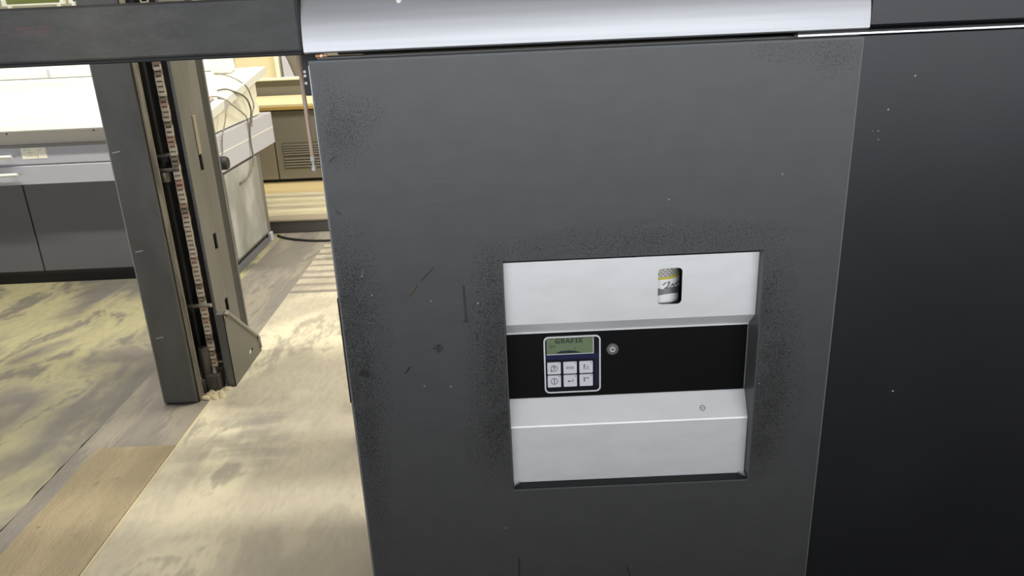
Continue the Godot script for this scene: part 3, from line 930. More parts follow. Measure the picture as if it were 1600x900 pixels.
func key_symbol(n: int, kx: float, ky: float, z: float) -> Mb:
	var m := Mb.new()
	var o := Vector3(kx, ky, z)
	var w := Vector3.BACK * 0.00015
	var R := Vector3.RIGHT
	var U := Vector3.UP
	var rect := func(x0: float, y0: float, x1: float, y1: float) -> void:
		m.prism(PackedVector2Array([Vector2(x0, y0), Vector2(x1, y0), Vector2(x1, y1), Vector2(x0, y1)]), o, R, U, w)
	if n == 0 or n == 3:
		m.ring(circle2(Vector2.ZERO, 0.0052, 24), circle2(Vector2.ZERO, 0.0044, 24), o, R, U, w)
		rect.call(-0.0005, -0.003, 0.0005, 0.003)
		if n == 0:
			rect.call(-0.0025, 0.002, 0.0025, 0.003)
			m.prism(PackedVector2Array([Vector2(-0.005, -0.003), Vector2(-0.0025, -0.0045), Vector2(-0.005, -0.0055)]), o, R, U, w)
		else:
			rect.call(-0.0005, -0.0044, 0.0005, 0.0044)
	elif n == 1:
		rect.call(-0.0003, -0.003, 0.0003, 0.003)
		for sx: float in [-0.0058, 0.0012]:
			var out := PackedVector2Array([Vector2(0, -0.0012), Vector2(0.002, -0.0012), Vector2(0.002, -0.0026), Vector2(0.0048, 0), Vector2(0.002, 0.0026), Vector2(0.002, 0.0012), Vector2(0, 0.0012)])
			var inn := PackedVector2Array([Vector2(0.0005, -0.0006), Vector2(0.0025, -0.0006), Vector2(0.0025, -0.0014), Vector2(0.004, 0), Vector2(0.0025, 0.0014), Vector2(0.0025, 0.0006), Vector2(0.0005, 0.0006)])
			m.ring(out, inn, o + R * sx, R, U, w)
	elif n == 2:
		for yy: float in [0.0, 0.003]:
			m.prism(PackedVector2Array([Vector2(-0.0042, yy - 0.0006), Vector2(-0.001, yy - 0.0006), Vector2(-0.0026, yy + 0.002)]), o, R, U, w)
		rect.call(0.0004, 0.0, 0.004, 0.0006)
		rect.call(0.0019, -0.0015, 0.0025, 0.0021)
		rect.call(-0.0045, -0.0032, 0.0045, -0.0026)
	elif n == 4:
		rect.call(0.0035, -0.001, 0.0042, 0.003)
		rect.call(-0.002, -0.001, 0.004, -0.0003)
		m.prism(PackedVector2Array([Vector2(-0.0042, -0.0007), Vector2(-0.0012, -0.0024), Vector2(-0.0012, 0.001)]), o, R, U, w)
	else:
		for yy: float in [0.0025, -0.0008]:
			m.prism(PackedVector2Array([Vector2(-0.0042, yy + 0.0008), Vector2(-0.0026, yy - 0.0018), Vector2(-0.001, yy + 0.0008)]), o, R, U, w)
		rect.call(-0.0045, 0.0038, 0.0045, 0.0044)
		rect.call(0.0004, 0.002, 0.004, 0.0026)
	return m

func lift_column() -> void:
	var t := thing("lift_column", "dark grey steel lift column standing on the floor left of the press panel", "column", Vector3(-1.38, 0, -2.1))
	var top := 2.6
	part("front_plate", bx(Vector3(-1.4785, 0.004, -1.935), Vector3(-1.3385, top, -1.91), 0.004), M.post, t)
	part("left_wall", bx(Vector3(-1.4785, 0.004, -2.42), Vector3(-1.465, top, -1.935), 0.002), M.post, t)
	part("back_plate", bx(Vector3(-1.465, 0.004, -2.42), Vector3(-1.26, top, -2.40), 0.002), M.post, t)
	# folded lip on the right edge of the front plate
	var lip := Mb.new().prism(PackedVector2Array([Vector2(-1.3385, -1.914), Vector2(-1.332, -1.925), Vector2(-1.332, -1.962), Vector2(-1.336, -1.966), Vector2(-1.345, -1.962), Vector2(-1.345, -1.93)]), Vector3(0, 0.004, 0), Vector3.RIGHT, Vector3.BACK, Vector3.UP * (top - 0.004))
	part("front_lip", lip, M.grime, t, "worn brownish folded edge")
	part("worn_line", bx(Vector3(-1.3335, 0.004, -1.967), Vector3(-1.3305, top, -1.960), 0.001), M.steel, t)
	part("edge_groove", bx(Vector3(-1.3375, 0.004, -1.9225), Vector3(-1.3325, top, -1.9185)), M.matte_black, t)
	part("slide_rail", bx(Vector3(-1.40, 0.12, -2.0), Vector3(-1.375, top, -1.975), 0.002), M.dark, t)
	part("edge_highlight", bx(Vector3(-1.4800, 0.004, -1.916), Vector3(-1.4755, top, -1.9095), 0.001), mat(Color(0.60, 0.60, 0.58), 0.45), t, "painted highlight on the left edge")  # pale strip painted in as the highlight down this edge
	for p: Array in [[-1.4501, 1.0584], [-1.4446, 0.671], [-1.4378, 0.3032]]:
		part("scratch", Mb.new().bar(Vector3(p[0] - 0.016, p[1] - 0.002, -1.9098), Vector3(p[0] + 0.014, p[1] + 0.003, -1.9098), 0.0006, 0.004, Vector3.UP), M.grey, t)
	# side plate with slots
	var sp := Mb.new()
	var zs := [-2.068, -2.186, -2.194, -2.31]
	sp.box(Vector3(-1.262, 0.004, -2.178), Vector3(-1.255, top, -2.068), 0.002)
	sp.box(Vector3(-1.262, 0.004, -2.318), Vector3(-1.255, top, -2.212), 0.002)
	var ys := [0.004, 0.30, 0.36, 0.585, 0.655, 0.925, 0.992, 1.60, 1.66, top]
	for k in range(0, ys.size(), 2):
		sp.box(Vector3(-1.2615, ys[k], -2.213), Vector3(-1.2552, ys[k + 1], -2.177))
	part("side_plate", sp, M.post_side, t)
	part("side_edge", bx(Vector3(-1.268, 0.004, -2.074), Vector3(-1.2555, top, -2.066), 0.002), M.post, t)
	part("slot_cover", bx(Vector3(-1.2556, 0.992, -2.21), Vector3(-1.2515, 1.15, -2.18), 0.001), M.steel, t)
	part("inner_wall", bx(Vector3(-1.30, 0.004, -2.40), Vector3(-1.262, top, -2.33), 0.002), M.dark, t)
	# bracket foot
	var br := thing("foot_bracket", "triangular grey steel foot bracket with a round hole at the base of the lift column", "bracket", Vector3(-1.235, 0, -2.2))
	var prof := PackedVector2Array([Vector2(-2.052, 0.0), Vector2(-2.43, 0.0), Vector2(-2.43, 0.075), Vector2(-2.40, 0.085), Vector2(-2.09, 0.338), Vector2(-2.075, 0.345), Vector2(-2.052, 0.338)])
	# face with a hole: a ring between the outline and the hole
	var hc := Vector2(-2.295, 0.0577)
	var angs: Array[float] = []
	for k in 20:
		angs.append(TAU * k / 20.0 + 0.01)
	for c: Vector2 in prof:
		angs.append(fposmod((c - hc).angle(), TAU))
	angs.sort()
	var hole := PackedVector2Array()
	var loop := PackedVector2Array()
	for an: float in angs:
		var dir := Vector2.from_angle(an)
		var hit := Vector2.ZERO
		var far := 0.0
		for j in prof.size():
			var q: Variant = Geometry2D.segment_intersects_segment(hc, hc + dir * 2.0, prof[j], prof[(j + 1) % prof.size()])
			if q != null and (q as Vector2).distance_to(hc) > far:
				hit = q
				far = hit.distance_to(hc)
		for c: Vector2 in prof:
			if absf(angle_difference((c - hc).angle(), an)) < 1e-5:
				hit = c
		hole.append(hc + dir * Vector2(0.026, 0.0125))
		loop.append(hit)
	var face := Mb.new()
	face.ring(loop, hole, Vector3(-1.222, 0, 0), Vector3.BACK, Vector3.UP, Vector3.LEFT * 0.004)
	part("web", face, M.bracket, br)
	var fl := Mb.new()
	for k in range(1, prof.size()):
		var p := prof[k]
		var q := prof[(k + 1) % prof.size()]
		if k == 0:
			continue
		var n2 := Vector2(q.y - p.y, p.x - q.x)
		var nn := Vector3(0, n2.y, n2.x)
		var mid := (p + q) * 0.5 - Vector2(-2.2, 0.1)
		if nn.dot(Vector3(0, mid.y, mid.x)) < 0.0:
			nn = -nn
		fl.quad(Vector3(-1.222, p.y, p.x), Vector3(-1.222, q.y, q.x), Vector3(-1.2545, q.y, q.x), Vector3(-1.2545, p.y, p.x), nn)
	part("folded_flange", fl, M.post_side, br)
	part("rolled_edge", Mb.new().tube([Vector3(-1.226, 0.3, -2.062), Vector3(-1.226, 0.33, -2.07), Vector3(-1.226, 0.332, -2.09), Vector3(-1.226, 0.1, -2.385), Vector3(-1.226, 0.075, -2.415), Vector3(-1.226, 0.02, -2.42)], 0.0125, 10), mat(Color(0.47, 0.465, 0.43), 0.45), br, "lighter rounded edge")
	part("hole_plug", bx(Vector3(-1.232, 0.043, -2.325), Vector3(-1.229, 0.072, -2.265)), M.white, br, "pale plug behind the hole")
	# guide and clamp pieces inside the slot
	part("guide_clamp", bx(Vector3(-1.40, 0.955, -2.10), Vector3(-1.29, 0.968, -2.03), 0.003), M.grime, t)
	part("guide_clamp", Mb.new().tube([Vector3(-1.40, 1.02, -2.04), Vector3(-1.35, 1.012, -2.05), Vector3(-1.31, 1.02, -2.06)], 0.008, 8), M.grime, t)
	part("guide_roller", Mb.new().lathe([Vector2(0, 0), Vector2(0.022, 0.002), Vector2(0.024, 0.02), Vector2(0.022, 0.04), Vector2(0, 0.042)], Vector3(-1.355, 0.91, -2.06), Vector3.UP, 16), M.steel, t)
	part("guide_roller", Mb.new().lathe([Vector2(0, 0), Vector2(0.03, 0.002), Vector2(0.03, 0.02), Vector2(0, 0.022)], Vector3(-1.35, 0.988, -2.07), Vector3.UP, 16), M.dark, t)
	part("cross_pin", Mb.new().tube([Vector3(-1.375, 0.385, -2.045), Vector3(-1.262, 0.385, -2.045)], 0.0085, 10), M.steel, t)
	part("pin_block", bx(Vector3(-1.385, 0.355, -2.09), Vector3(-1.335, 0.378, -2.03), 0.004), M.dark, t)
	part("tension_cylinder", Mb.new().lathe([Vector2(0, 0.20), Vector2(0.02, 0.198), Vector2(0.0225, 0.19), Vector2(0.0225, 0.05), Vector2(0.0, 0.05)], Vector3(-1.332, 0.0, -2.045), Vector3.UP, 18), M.grime, t)
	part("anchor_block", bx(Vector3(-1.375, 0.0, -2.03), Vector3(-1.335, 0.06, -1.995), 0.004), M.grime, t)
	part("anchor_block", bx(Vector3(-1.338, 0.0, -2.075), Vector3(-1.275, 0.075, -2.015), 0.006), M.grime, t)
	part("anchor_bolt", Mb.new().lathe([Vector2(0.011, 0), Vector2(0.011, 0.012), Vector2(0.008, 0.014), Vector2(0.006, 0.03), Vector2(0, 0.031)], Vector3(-1.30, 0.075, -2.04), Vector3.UP, 6), M.steel, t)
	part("anchor_bolt", Mb.new().lathe([Vector2(0.009, 0), Vector2(0.009, 0.01), Vector2(0, 0.011)], Vector3(-1.355, 0.06, -2.012), Vector3.UP, 6), M.steel, t)
	# mud left round the foot
	var mud := Mb.new()
	var rng := RandomNumberGenerator.new()
	rng.seed = 4
	for k in 22:
		var p := Vector3(rng.randf_range(-1.33, -1.235), 0.003, rng.randf_range(-2.05, -1.93))
		var r := rng.randf_range(0.006, 0.02)
		mud.lathe([Vector2(r, 0), Vector2(r * 0.7, r * 0.35), Vector2(0, r * 0.5)], p, Vector3.UP, 7)
	var md := part("powder_dirt", mud, mat(Color(0.70, 0.65, 0.53), 0.9), t)
	md.set_meta("kind", "stuff")
	# roller chain
	var ch := thing("hoist_chain", "worn roller chain hanging in the slot of the lift column", "chain", Vector3(-1.301, 0.105, -2.056))
	var link := Mb.new()
	link.tube([Vector3(-0.0105, 0, 0), Vector3(0.0105, 0, 0)], 0.0086, 8)
	var plate := PackedVector2Array()
	for k in 5:
		var a := PI * k / 4.0
		plate.append(Vector2(cos(a) * 0.0062, 0.0125 + sin(a) * 0.0062))
	plate.append(Vector2(-0.0052, 0.0095))
	for k in 5:
		var a := PI + PI * k / 4.0
		plate.append(Vector2(cos(a) * 0.0062, sin(a) * 0.0062))
	plate.append(Vector2(0.0052, 0.0095))
	link.prism(plate, Vector3(-0.0145, 0, 0), Vector3.BACK, Vector3.UP, Vector3.RIGHT * 0.003)
	link.prism(plate, Vector3(0.0115, 0, 0), Vector3.BACK, Vector3.UP, Vector3.RIGHT * 0.003)
	var lm := link.done(Vector3.ZERO)
	var rust := mat(Color(0.80, 0.66, 0.58), 0.5, 0.1)
	var oily := mat(Color(0.62, 0.56, 0.48), 0.4, 0.1)
	for k in 78:
		var o := MeshInstance3D.new()
		o.name = "chain_link"
		o.mesh = lm
		o.material_override = [M.chain, M.chain, rust, M.chain, oily][rng.randi() % 5]
		o.position = Vector3(sin(k * 1.7) * 0.0008, k * 0.01905, cos(k * 2.3) * 0.0008)
		ch.add_child(o, true)

func slope_y(z: float) -> float:
	return 1.0 + (-3.45 - z) * 0.143

func console() -> void:
	var t := thing("control_console", "long grey press console with white sloping table top and drawers, behind the lift column", "console", Vector3(-2.7, 0, -4.0))
	var x0 := -3.9
	# sloped top
	var top := PackedVector2Array([Vector2(-3.475, 0.954), Vector2(-3.462, 0.958), Vector2(-3.460, 0.966), Vector2(-3.478, 0.992), Vector2(-3.49, slope_y(-3.49)), Vector2(-3.555, slope_y(-3.555)), Vector2(-3.559, slope_y(-3.555) - 0.008), Vector2(-3.571, slope_y(-3.571) - 0.008), Vector2(-3.575, slope_y(-3.575)), Vector2(-4.74, slope_y(-4.74)), Vector2(-4.75, slope_y(-4.75) - 0.008), Vector2(-4.75, slope_y(-4.75) - 0.05), Vector2(-3.6, 0.965)])
	part("table_top", Mb.new().prism(top, Vector3(x0, 0, 0), Vector3.BACK, Vector3.UP, Vector3.RIGHT * (-1.80 - x0)), M.table, t)
	# right end of the top with its rounded front corner
	var plan := PackedVector2Array([Vector2(-1.80, -3.462), Vector2(-1.78, -3.463)])
	for k in 7:
		var a := PI * 0.5 * k / 6.0
		plan.append(Vector2(-1.78 + 0.09 * sin(a), -3.64 + 0.175 * cos(a)))
	plan.append(Vector2(-1.69, -4.75))
	plan.append(Vector2(-1.80, -4.75))
	var en := Mb.new()
	var ids := Geometry2D.triangulate_polygon(plan)
	for k in range(0, ids.size(), 3):
		for d: float in [0.0, 0.048]:
			var v: Array[Vector3] = []
			for j in 3:
				var p := plan[ids[k + j]]
				v.append(Vector3(p.x, slope_y(p.y) - d, p.y))
			en.tri(v[0], v[1], v[2], Vector3.UP if d == 0.0 else Vector3.DOWN)
	for k in plan.size():
		var p := plan[k]
		var q := plan[(k + 1) % plan.size()]
		var nn := Vector3(q.y - p.y, 0, p.x - q.x)
		var mid := (p + q) * 0.5 - Vector2(-1.78, -4.1)
		if nn.dot(Vector3(mid.x, 0, mid.y)) < 0.0:
			nn = -nn
		en.quad(Vector3(p.x, slope_y(p.y), p.y), Vector3(q.x, slope_y(q.y), q.y), Vector3(q.x, slope_y(q.y) - 0.048, q.y), Vector3(p.x, slope_y(p.y) - 0.048, p.y), nn)
	part("top_end", en, M.table, t)
	part("table_groove", bx(Vector3(x0, slope_y(-3.565) - 0.008, -3.57), Vector3(-1.80, slope_y(-3.565) - 0.004, -3.560)), mat(g(0.3), 0.6), t)
	part("table_groove", bx(Vector3(x0, slope_y(-4.66) - 0.002, -4.668), Vector3(-2.05, slope_y(-4.66) + 0.004, -4.655)), mat(g(0.35), 0.6), t)
	part("back_ledge", bx(Vector3(x0, 1.15, -4.76), Vector3(-2.05, 1.262, -4.68), 0.01), M.white, t)
	for x: float in [-3.62, -3.20, -2.84]:
		part("ledge_clip", bx(Vector3(x, 1.19, -4.682), Vector3(x + 0.012, 1.235, -4.664), 0.002), M.grey, t)
	# upper body
	var body := PackedVector2Array([Vector2(-3.53, 0.875), Vector2(-3.53, 0.957), Vector2(-4.6, slope_y(-4.6) - 0.05), Vector2(-4.6, 1.0), Vector2(-4.56, 0.985), Vector2(-4.56, 0.96), Vector2(-4.6, 0.95), Vector2(-4.6, 0.875)])
	part("upper_body", Mb.new().prism(body, Vector3(x0, 0, 0), Vector3.BACK, Vector3.UP, Vector3.RIGHT * (-1.735 - x0)), M.cream, t)
	part("front_rail", bx(Vector3(x0, 0.872, -3.527), Vector3(-1.74, 0.956, -3.515), 0.002), mat(Color(0.74, 0.72, 0.68), 0.5), t)
	part("front_rail", bx(Vector3(x0, 0.868, -3.515), Vector3(-1.72, 0.882, -3.500), 0.003), mat(Color(0.52, 0.51, 0.50), 0.5), t)
	for x: float in [-2.86, -2.36]:
		part("screw", Mb.new().lathe([Vector2(0.006, 0), Vector2(0.005, 0.002), Vector2(0, 0.002)], Vector3(x, 0.945, -3.515), Vector3.BACK, 8), M.dark, t)
	# drawer case with two drawers
	part("drawer_case", bx(Vector3(x0, 0.645, -4.76), Vector3(-1.702, 0.866, -3.53), 0.003), M.grey, t)
	part("case_groove", bx(Vector3(-1.7025, 0.757, -4.755), Vector3(-1.7005, 0.762, -3.535)), M.white, t)
	for d: Array in [[0.766, 0.866, 0.80, -2.845], [0.648, 0.758, 0.695, -2.838]]:
		var dr := part("drawer", bx(Vector3(x0, d[0], -3.53), Vector3(-1.702, d[1], -3.508), 0.003), M.grey, t)
		part("handle", Mb.new().tube([Vector3(-3.25, d[2] + 0.017, -3.484), Vector3(d[3], d[2] + 0.017, -3.484)], 0.0105, 10), M.white, dr, "white bar handle")
		for hx: float in [-3.2, d[3] - 0.03]:
			part("handle_stem", Mb.new().tube([Vector3(hx, d[2] + 0.017, -3.508), Vector3(hx, d[2] + 0.017, -3.484)], 0.006, 8), M.white, dr)
	# lower cabinets
	part("cabinet_case", bx(Vector3(x0, 0.06, -4.42), Vector3(-1.735, 0.645, -3.63)), M.dark, t)
	part("door", bx(Vector3(x0, 0.085, -3.63), Vector3(-2.912, 0.64, -3.608), 0.003), M.door, t)
	part("door", bx(Vector3(-2.903, 0.085, -3.63), Vector3(-1.735, 0.64, -3.608), 0.003), M.door, t)
	part("toe_kick", bx(Vector3(x0, 0.0, -4.40), Vector3(-1.74, 0.07, -3.635)), M.matte_black, t)
	# end panel
	var pan := mat(Color(0.64, 0.63, 0.58), 0.55)
	streaks(pan, 61, Color(0.52, 0.52, 0.50), Color(0.66, 0.66, 0.645), Vector3(1.0, 0.5, 0.7), 0.012)
	part("end_frame", bx(Vector3(-1.735, 0.06, -4.42), Vector3(-1.725, 0.645, -3.608), 0.002), mat(Color(0.42, 0.41, 0.38), 0.6), t)
	part("end_panel", bx(Vector3(-1.725, 0.085, -4.30), Vector3(-1.708, 0.625, -3.65), 0.004), pan, t)
	part("end_foot", bx(Vector3(-1.735, 0.0, -4.42), Vector3(-1.712, 0.06, -4.36), 0.002), M.grey, t)
	part("end_foot", bx(Vector3(-1.735, 0.0, -4.30), Vector3(-1.712, 0.045, -3.62), 0.002), M.door, t)
	part("side_knob", Mb.new().lathe([Vector2(0.026, 0), Vector2(0.040, 0.008), Vector2(0.040, 0.045), Vector2(0.034, 0.056), Vector2(0, 0.056)], Vector3(-1.702, 0.712, -3.575), Vector3.RIGHT, 18), M.dark, t)

func console_lamp() -> void:
	var t := thing("console_lamp", "long inspection lamp over the console table, above the picture", "lamp", Vector3(-2.75, 2.35, -4.25))
	part("lamp_hood", Mb.new().prism(PackedVector2Array([Vector2(-4.10, 2.36), Vector2(-4.16, 2.46), Vector2(-4.34, 2.46), Vector2(-4.40, 2.36)]), Vector3(-3.75, 0, 0), Vector3.BACK, Vector3.UP, Vector3.RIGHT * 2.0), M.white, t)
	for x: float in [-3.7, -1.85]:
		part("hanging_rod", Mb.new().tube([Vector3(x, 2.45, -4.25), Vector3(x, 4.99, -4.25)], 0.01, 8), M.white, t)
	var glow := mat(g(0.9), 0.5)
	glow.emission_enabled = true
	glow.emission = Color(1.0, 0.98, 0.90)
	glow.emission_energy_multiplier = 3.0
	part("diffuser", bx(Vector3(-3.7, 2.345, -4.35), Vector3(-1.8, 2.36, -4.15)), glow, t)
	var l := AreaLight3D.new()
	l.name = "console_light"
	l.area_size = Vector2(1.88, 0.18)
	l.light_color = Color(1.0, 0.98, 0.90)
	l.light_energy = 0.35
	l.area_range = 30.0
	l.area_attenuation = 2.0
	l.shadow_enabled = true
	l.position = Vector3(0, -0.015, 0)
	l.rotation = Vector3(-PI / 2, 0, 0)
	t.add_child(l)

func console_things() -> void:
	console_lamp()
	# handwritten card on the drawer
	var im := Image.create(140, 62, false, Image.FORMAT_RGB8)
	im.fill(Color(0.96, 0.945, 0.87))
	var rng := RandomNumberGenerator.new()
	rng.seed = 21
	for row: Array in [[10, 12, 56, 3.0], [10, 90, 112, 4.0], [26, 36, 68, 3.5], [46, 26, 82, 4.0]]:
		var last := Vector2(row[1], row[0])
		var x: float = row[1]
		while x < row[2]:
			x += rng.randf_range(2, 5)
			var q := Vector2(x, row[0] + rng.randf_range(-row[3], row[3]))
			if rng.randf() > 0.2:
				stroke(im, last, q, 1.8, Color(0.35, 0.35, 0.33), 0.7)
			last = q
	stroke(im, Vector2(88, 40), Vector2(88, 60), 2.2, Color(0.35, 0.35, 0.3), 0.8)
	var cm := mat(Color.WHITE, 0.7)
	laid(cm, im, Vector2(-2.80, 0.798), Vector2(-2.655, 0.860))
	var card := thing("note_card", "cream paper note with faint handwriting stuck on the top drawer of the console", "note", Vector3(-2.727, 0.798, -3.507))
	part("paper", bx(Vector3(-2.80, 0.798, -3.5078), Vector3(-2.655, 0.860, -3.5068)), cm, card)
	# white cup-like box at the back of the table
	var bp := Vector3(-1.93, slope_y(-4.6), -4.6)
	var cup := thing("white_canister", "white square canister at the back of the console table under the beam", "canister", bp)
	cup.rotation.x = atan(0.143)
	part("canister_body", bx(bp + Vector3(-0.075, 0.001, -0.06), bp + Vector3(0.06, 0.13, 0.06), 0.014), M.white, cup)
	part("canister_lid", bx(bp + Vector3(-0.08, 0.13, -0.065), bp + Vector3(0.065, 0.15, 0.065), 0.008), M.cream, cup)
	# small pinkish desk control
	var kp := Vector3(-1.805, slope_y(-3.76), -3.76)
	var box := thing("desk_control", "small pinkish grey control box with buttons on the console's right corner", "control box", kp)
	box.rotation.x = atan(0.143)
	part("control_body", bx(kp + Vector3(-0.14, 0.001, -0.075), kp + Vector3(0.05, 0.02, 0.07), 0.008), mat(Color(0.62, 0.55, 0.55), 0.5), box)
	part("control_face", bx(kp + Vector3(-0.12, 0.02, -0.06), kp + Vector3(0.035, 0.023, 0.05), 0.001), mat(Color(0.52, 0.48, 0.48), 0.5), box)
	for k in 8:
		part("button", bx(kp + Vector3(-0.10 + (k % 4) * 0.034, 0.023, -0.045 + (k / 4) * 0.045), kp + Vector3(-0.08 + (k % 4) * 0.034, 0.028, -0.022 + (k / 4) * 0.045), 0.002), mat(Color(0.80, 0.70, 0.70), 0.5), box)
	# cables
	var cb := mat(Color(0.42, 0.40, 0.34), 0.5)
	var cl := mat(Color(0.50, 0.485, 0.43), 0.5)
	cable("grey cable from the white canister down the console's end", [Vector3(-1.98, 1.166, -4.53), Vector3(-1.866, 1.154, -4.44), Vector3(-1.72, 1.122, -4.26), Vector3(-1.682, 1.085, -4.25), Vector3(-1.682, 1.024, -4.30), Vector3(-1.682, 0.959, -4.33), Vector3(-1.69, 0.905, -4.29), Vector3(-1.694, 0.83, -4.26)], 0.0042, cl)
	cable("dark cable looping off the console corner and hanging down its end panel", [Vector3(-1.80, 1.092, -4.02), Vector3(-1.75, 1.098, -4.03), Vector3(-1.69, 1.085, -4.0), Vector3(-1.675, 1.03, -4.16), Vector3(-1.675, 0.958, -4.23), Vector3(-1.68, 0.90, -4.228), Vector3(-1.692, 0.8275, -4.205), Vector3(-1.692, 0.7257, -4.18), Vector3(-1.685, 0.6234, -4.155), Vector3(-1.695, 0.54, -4.05), Vector3(-1.70, 0.525, -3.88)], 0.006, cb)
	cable("pale cable from the desk control to the console's end ledge", [Vector3(-1.79, 1.071, -3.86), Vector3(-1.735, 1.072, -3.83), Vector3(-1.684, 1.05, -3.83), Vector3(-1.68, 1.0227, -3.88), Vector3(-1.68, 0.961, -4.03), Vector3(-1.69, 0.90, -4.17), Vector3(-1.694, 0.83, -4.19)], 0.0042, cl)
	cable("thin cable hanging over the console edge down to the dark knob", [Vector3(-1.74, 1.062, -3.84), Vector3(-1.684, 1.045, -3.82), Vector3(-1.682, 0.933, -3.74), Vector3(-1.69, 0.847, -3.67), Vector3(-1.692, 0.757, -3.64), Vector3(-1.68, 0.735, -3.60)], 0.004, cl)

func cable(label: String, pts: Array, r: float, m: Material) -> void:
	var cv := Curve3D.new()
	for k in pts.size():
		var tan: Vector3 = (pts[mini(k + 1, pts.size() - 1)] - pts[maxi(k - 1, 0)]) * 0.2
		cv.add_point(pts[k], -tan, tan)
	cv.bake_interval = 0.02
	var b := cv.get_baked_points()
	var arr: Array = []
	for p in b:
		arr.append(p)
	var t := thing("cable", label, "cable", pts[0])
	part("cord", Mb.new().tube(arr, r, 7), m, t)

func workbench() -> void:
	var t := thing("workbench", "grey workbench with yellow wooden top and vented doors, at the back beyond the console", "workbench", Vector3(-1.6, 0.1, -6.3))
	var grey := mat(Color(0.48, 0.465, 0.42), 0.5)
	var wood := mat(Color(0.72, 0.60, 0.34), 0.5)
	part("base_cabinet", bx(Vector3(-2.06, 0.13, -6.6), Vector3(-0.9, 0.735, -5.95), 0.004), grey, t)
	part("base_side", bx(Vector3(-2.6, 0.13, -6.6), Vector3(-2.07, 0.735, -5.95), 0.004), mat(Color(0.50, 0.47, 0.42), 0.5), t)
	part("toe_kick", bx(Vector3(-2.6, 0.1, -6.55), Vector3(-0.9, 0.13, -5.97)), M.matte_black, t)
	part("worktop", bx(Vector3(-2.75, 0.762, -6.74), Vector3(-0.9, 0.80, -5.9), 0.004), mat(Color(0.84, 0.80, 0.64), 0.5), t)
	part("worktop_edge", bx(Vector3(-2.75, 0.75, -5.912), Vector3(-0.9, 0.782, -5.892), 0.003), wood, t, "golden wooden front edge")
	# louvre slats in two groups
	part("vent_recess", bx(Vector3(-2.0, 0.225, -5.952), Vector3(-1.64, 0.46, -5.948)), mat(Color(0.40, 0.38, 0.33), 0.7), t)
	for k in 5:
		part("slat", Mb.new().bar(Vector3(-1.99, 0.352 + k * 0.021, -5.941), Vector3(-1.65, 0.352 + k * 0.021, -5.941), 0.014, 0.003, Vector3(0, 0.6, 0.8)), grey, t)
	for k in 4:
		part("slat", Mb.new().bar(Vector3(-1.99, 0.243 + k * 0.024, -5.941), Vector3(-1.65, 0.243 + k * 0.024, -5.941), 0.014, 0.003, Vector3(0, 0.6, 0.8)), grey, t)
	# hutch behind
	part("back_panel", bx(Vector3(-3.4, 0.80, -6.78), Vector3(-0.9, 0.95, -6.74), 0.002), mat(Color(0.44, 0.42, 0.38), 0.6), t)
	part("shelf_rail", bx(Vector3(-3.4, 0.945, -6.78), Vector3(-0.9, 0.972, -6.66), 0.004), M.cream, t)
	part("hutch_post", bx(Vector3(-2.17, 0.972, -6.74), Vector3(-2.13, 1.9, -6.68), 0.003), M.cream, t)
	for k in 3:
		part("cream_panel", bx(Vector3(-2.56 - k * 0.40, 0.972, -6.76), Vector3(-2.175 - k * 0.40, 1.9, -6.72), 0.004), mat(Color(0.84, 0.79, 0.64), 0.5), t)
	part("window_pane", bx(Vector3(-2.125, 0.972, -6.75), Vector3(-1.2, 1.9, -6.73), 0.002), mat(Color(0.45, 0.43, 0.38), 0.3), t)
	var cr := thing("leaning_sheet", "pale sheet leaning inside the workbench hutch behind the yellow top", "sheet", Vector3(-2.05, 0.972, -6.69))
	part("sheet", Mb.new().prism(PackedVector2Array([Vector2(0, 0), Vector2(0.10, 0), Vector2(0.05, 0.16), Vector2(0, 0.26)]), Vector3(-2.10, 0.972, -6.70), Vector3.RIGHT, Vector3.UP, Vector3.BACK * 0.004), M.grey, cr)

func platform() -> void:
	var t := thing("step_platform", "low wooden slatted platform on a dark base in front of the workbench", "platform", Vector3(-1.4, 0, -5.2))
	part("base", bx(Vector3(-2.9, 0.0, -6.9), Vector3(-0.7, 0.083, -4.60)), M.dark, t)
	part("front_fascia", bx(Vector3(-2.9, 0.003, -4.60), Vector3(-0.7, 0.083, -4.57), 0.003), mat(Color(0.30, 0.29, 0.28), 0.6), t)
	var tones := [Color(0.66, 0.62, 0.51), Color(0.72, 0.69, 0.58), Color(0.60, 0.565, 0.47), Color(0.70, 0.67, 0.57)]
	var mats: Array = []
	for k in 4:
		var m := mat(tones[k], 0.6)
		streaks(m, 70 + k, tones[k] * 0.92, tones[k] * 1.04, Vector3(0.6, 6, 6))
		mats.append(m)
	part("plank", bx(Vector3(-2.9, 0.083, -4.715), Vector3(-0.7, 0.1, -4.565), 0.004), mat(Color(0.52, 0.48, 0.41), 0.7), t, "worn grey front plank")
	for k in 8:
		var z := -4.722 - k * 0.0985
		part("plank", bx(Vector3(-2.9, 0.083, z - 0.092), Vector3(-0.7, 0.1 + (k % 3) * 0.001, z), 0.004), mats[k % 4], t)
	part("plank", bx(Vector3(-2.9, 0.083, -6.85), Vector3(-0.7, 0.1, -5.515), 0.003), mat(Color(0.66, 0.59, 0.43), 0.6), t)

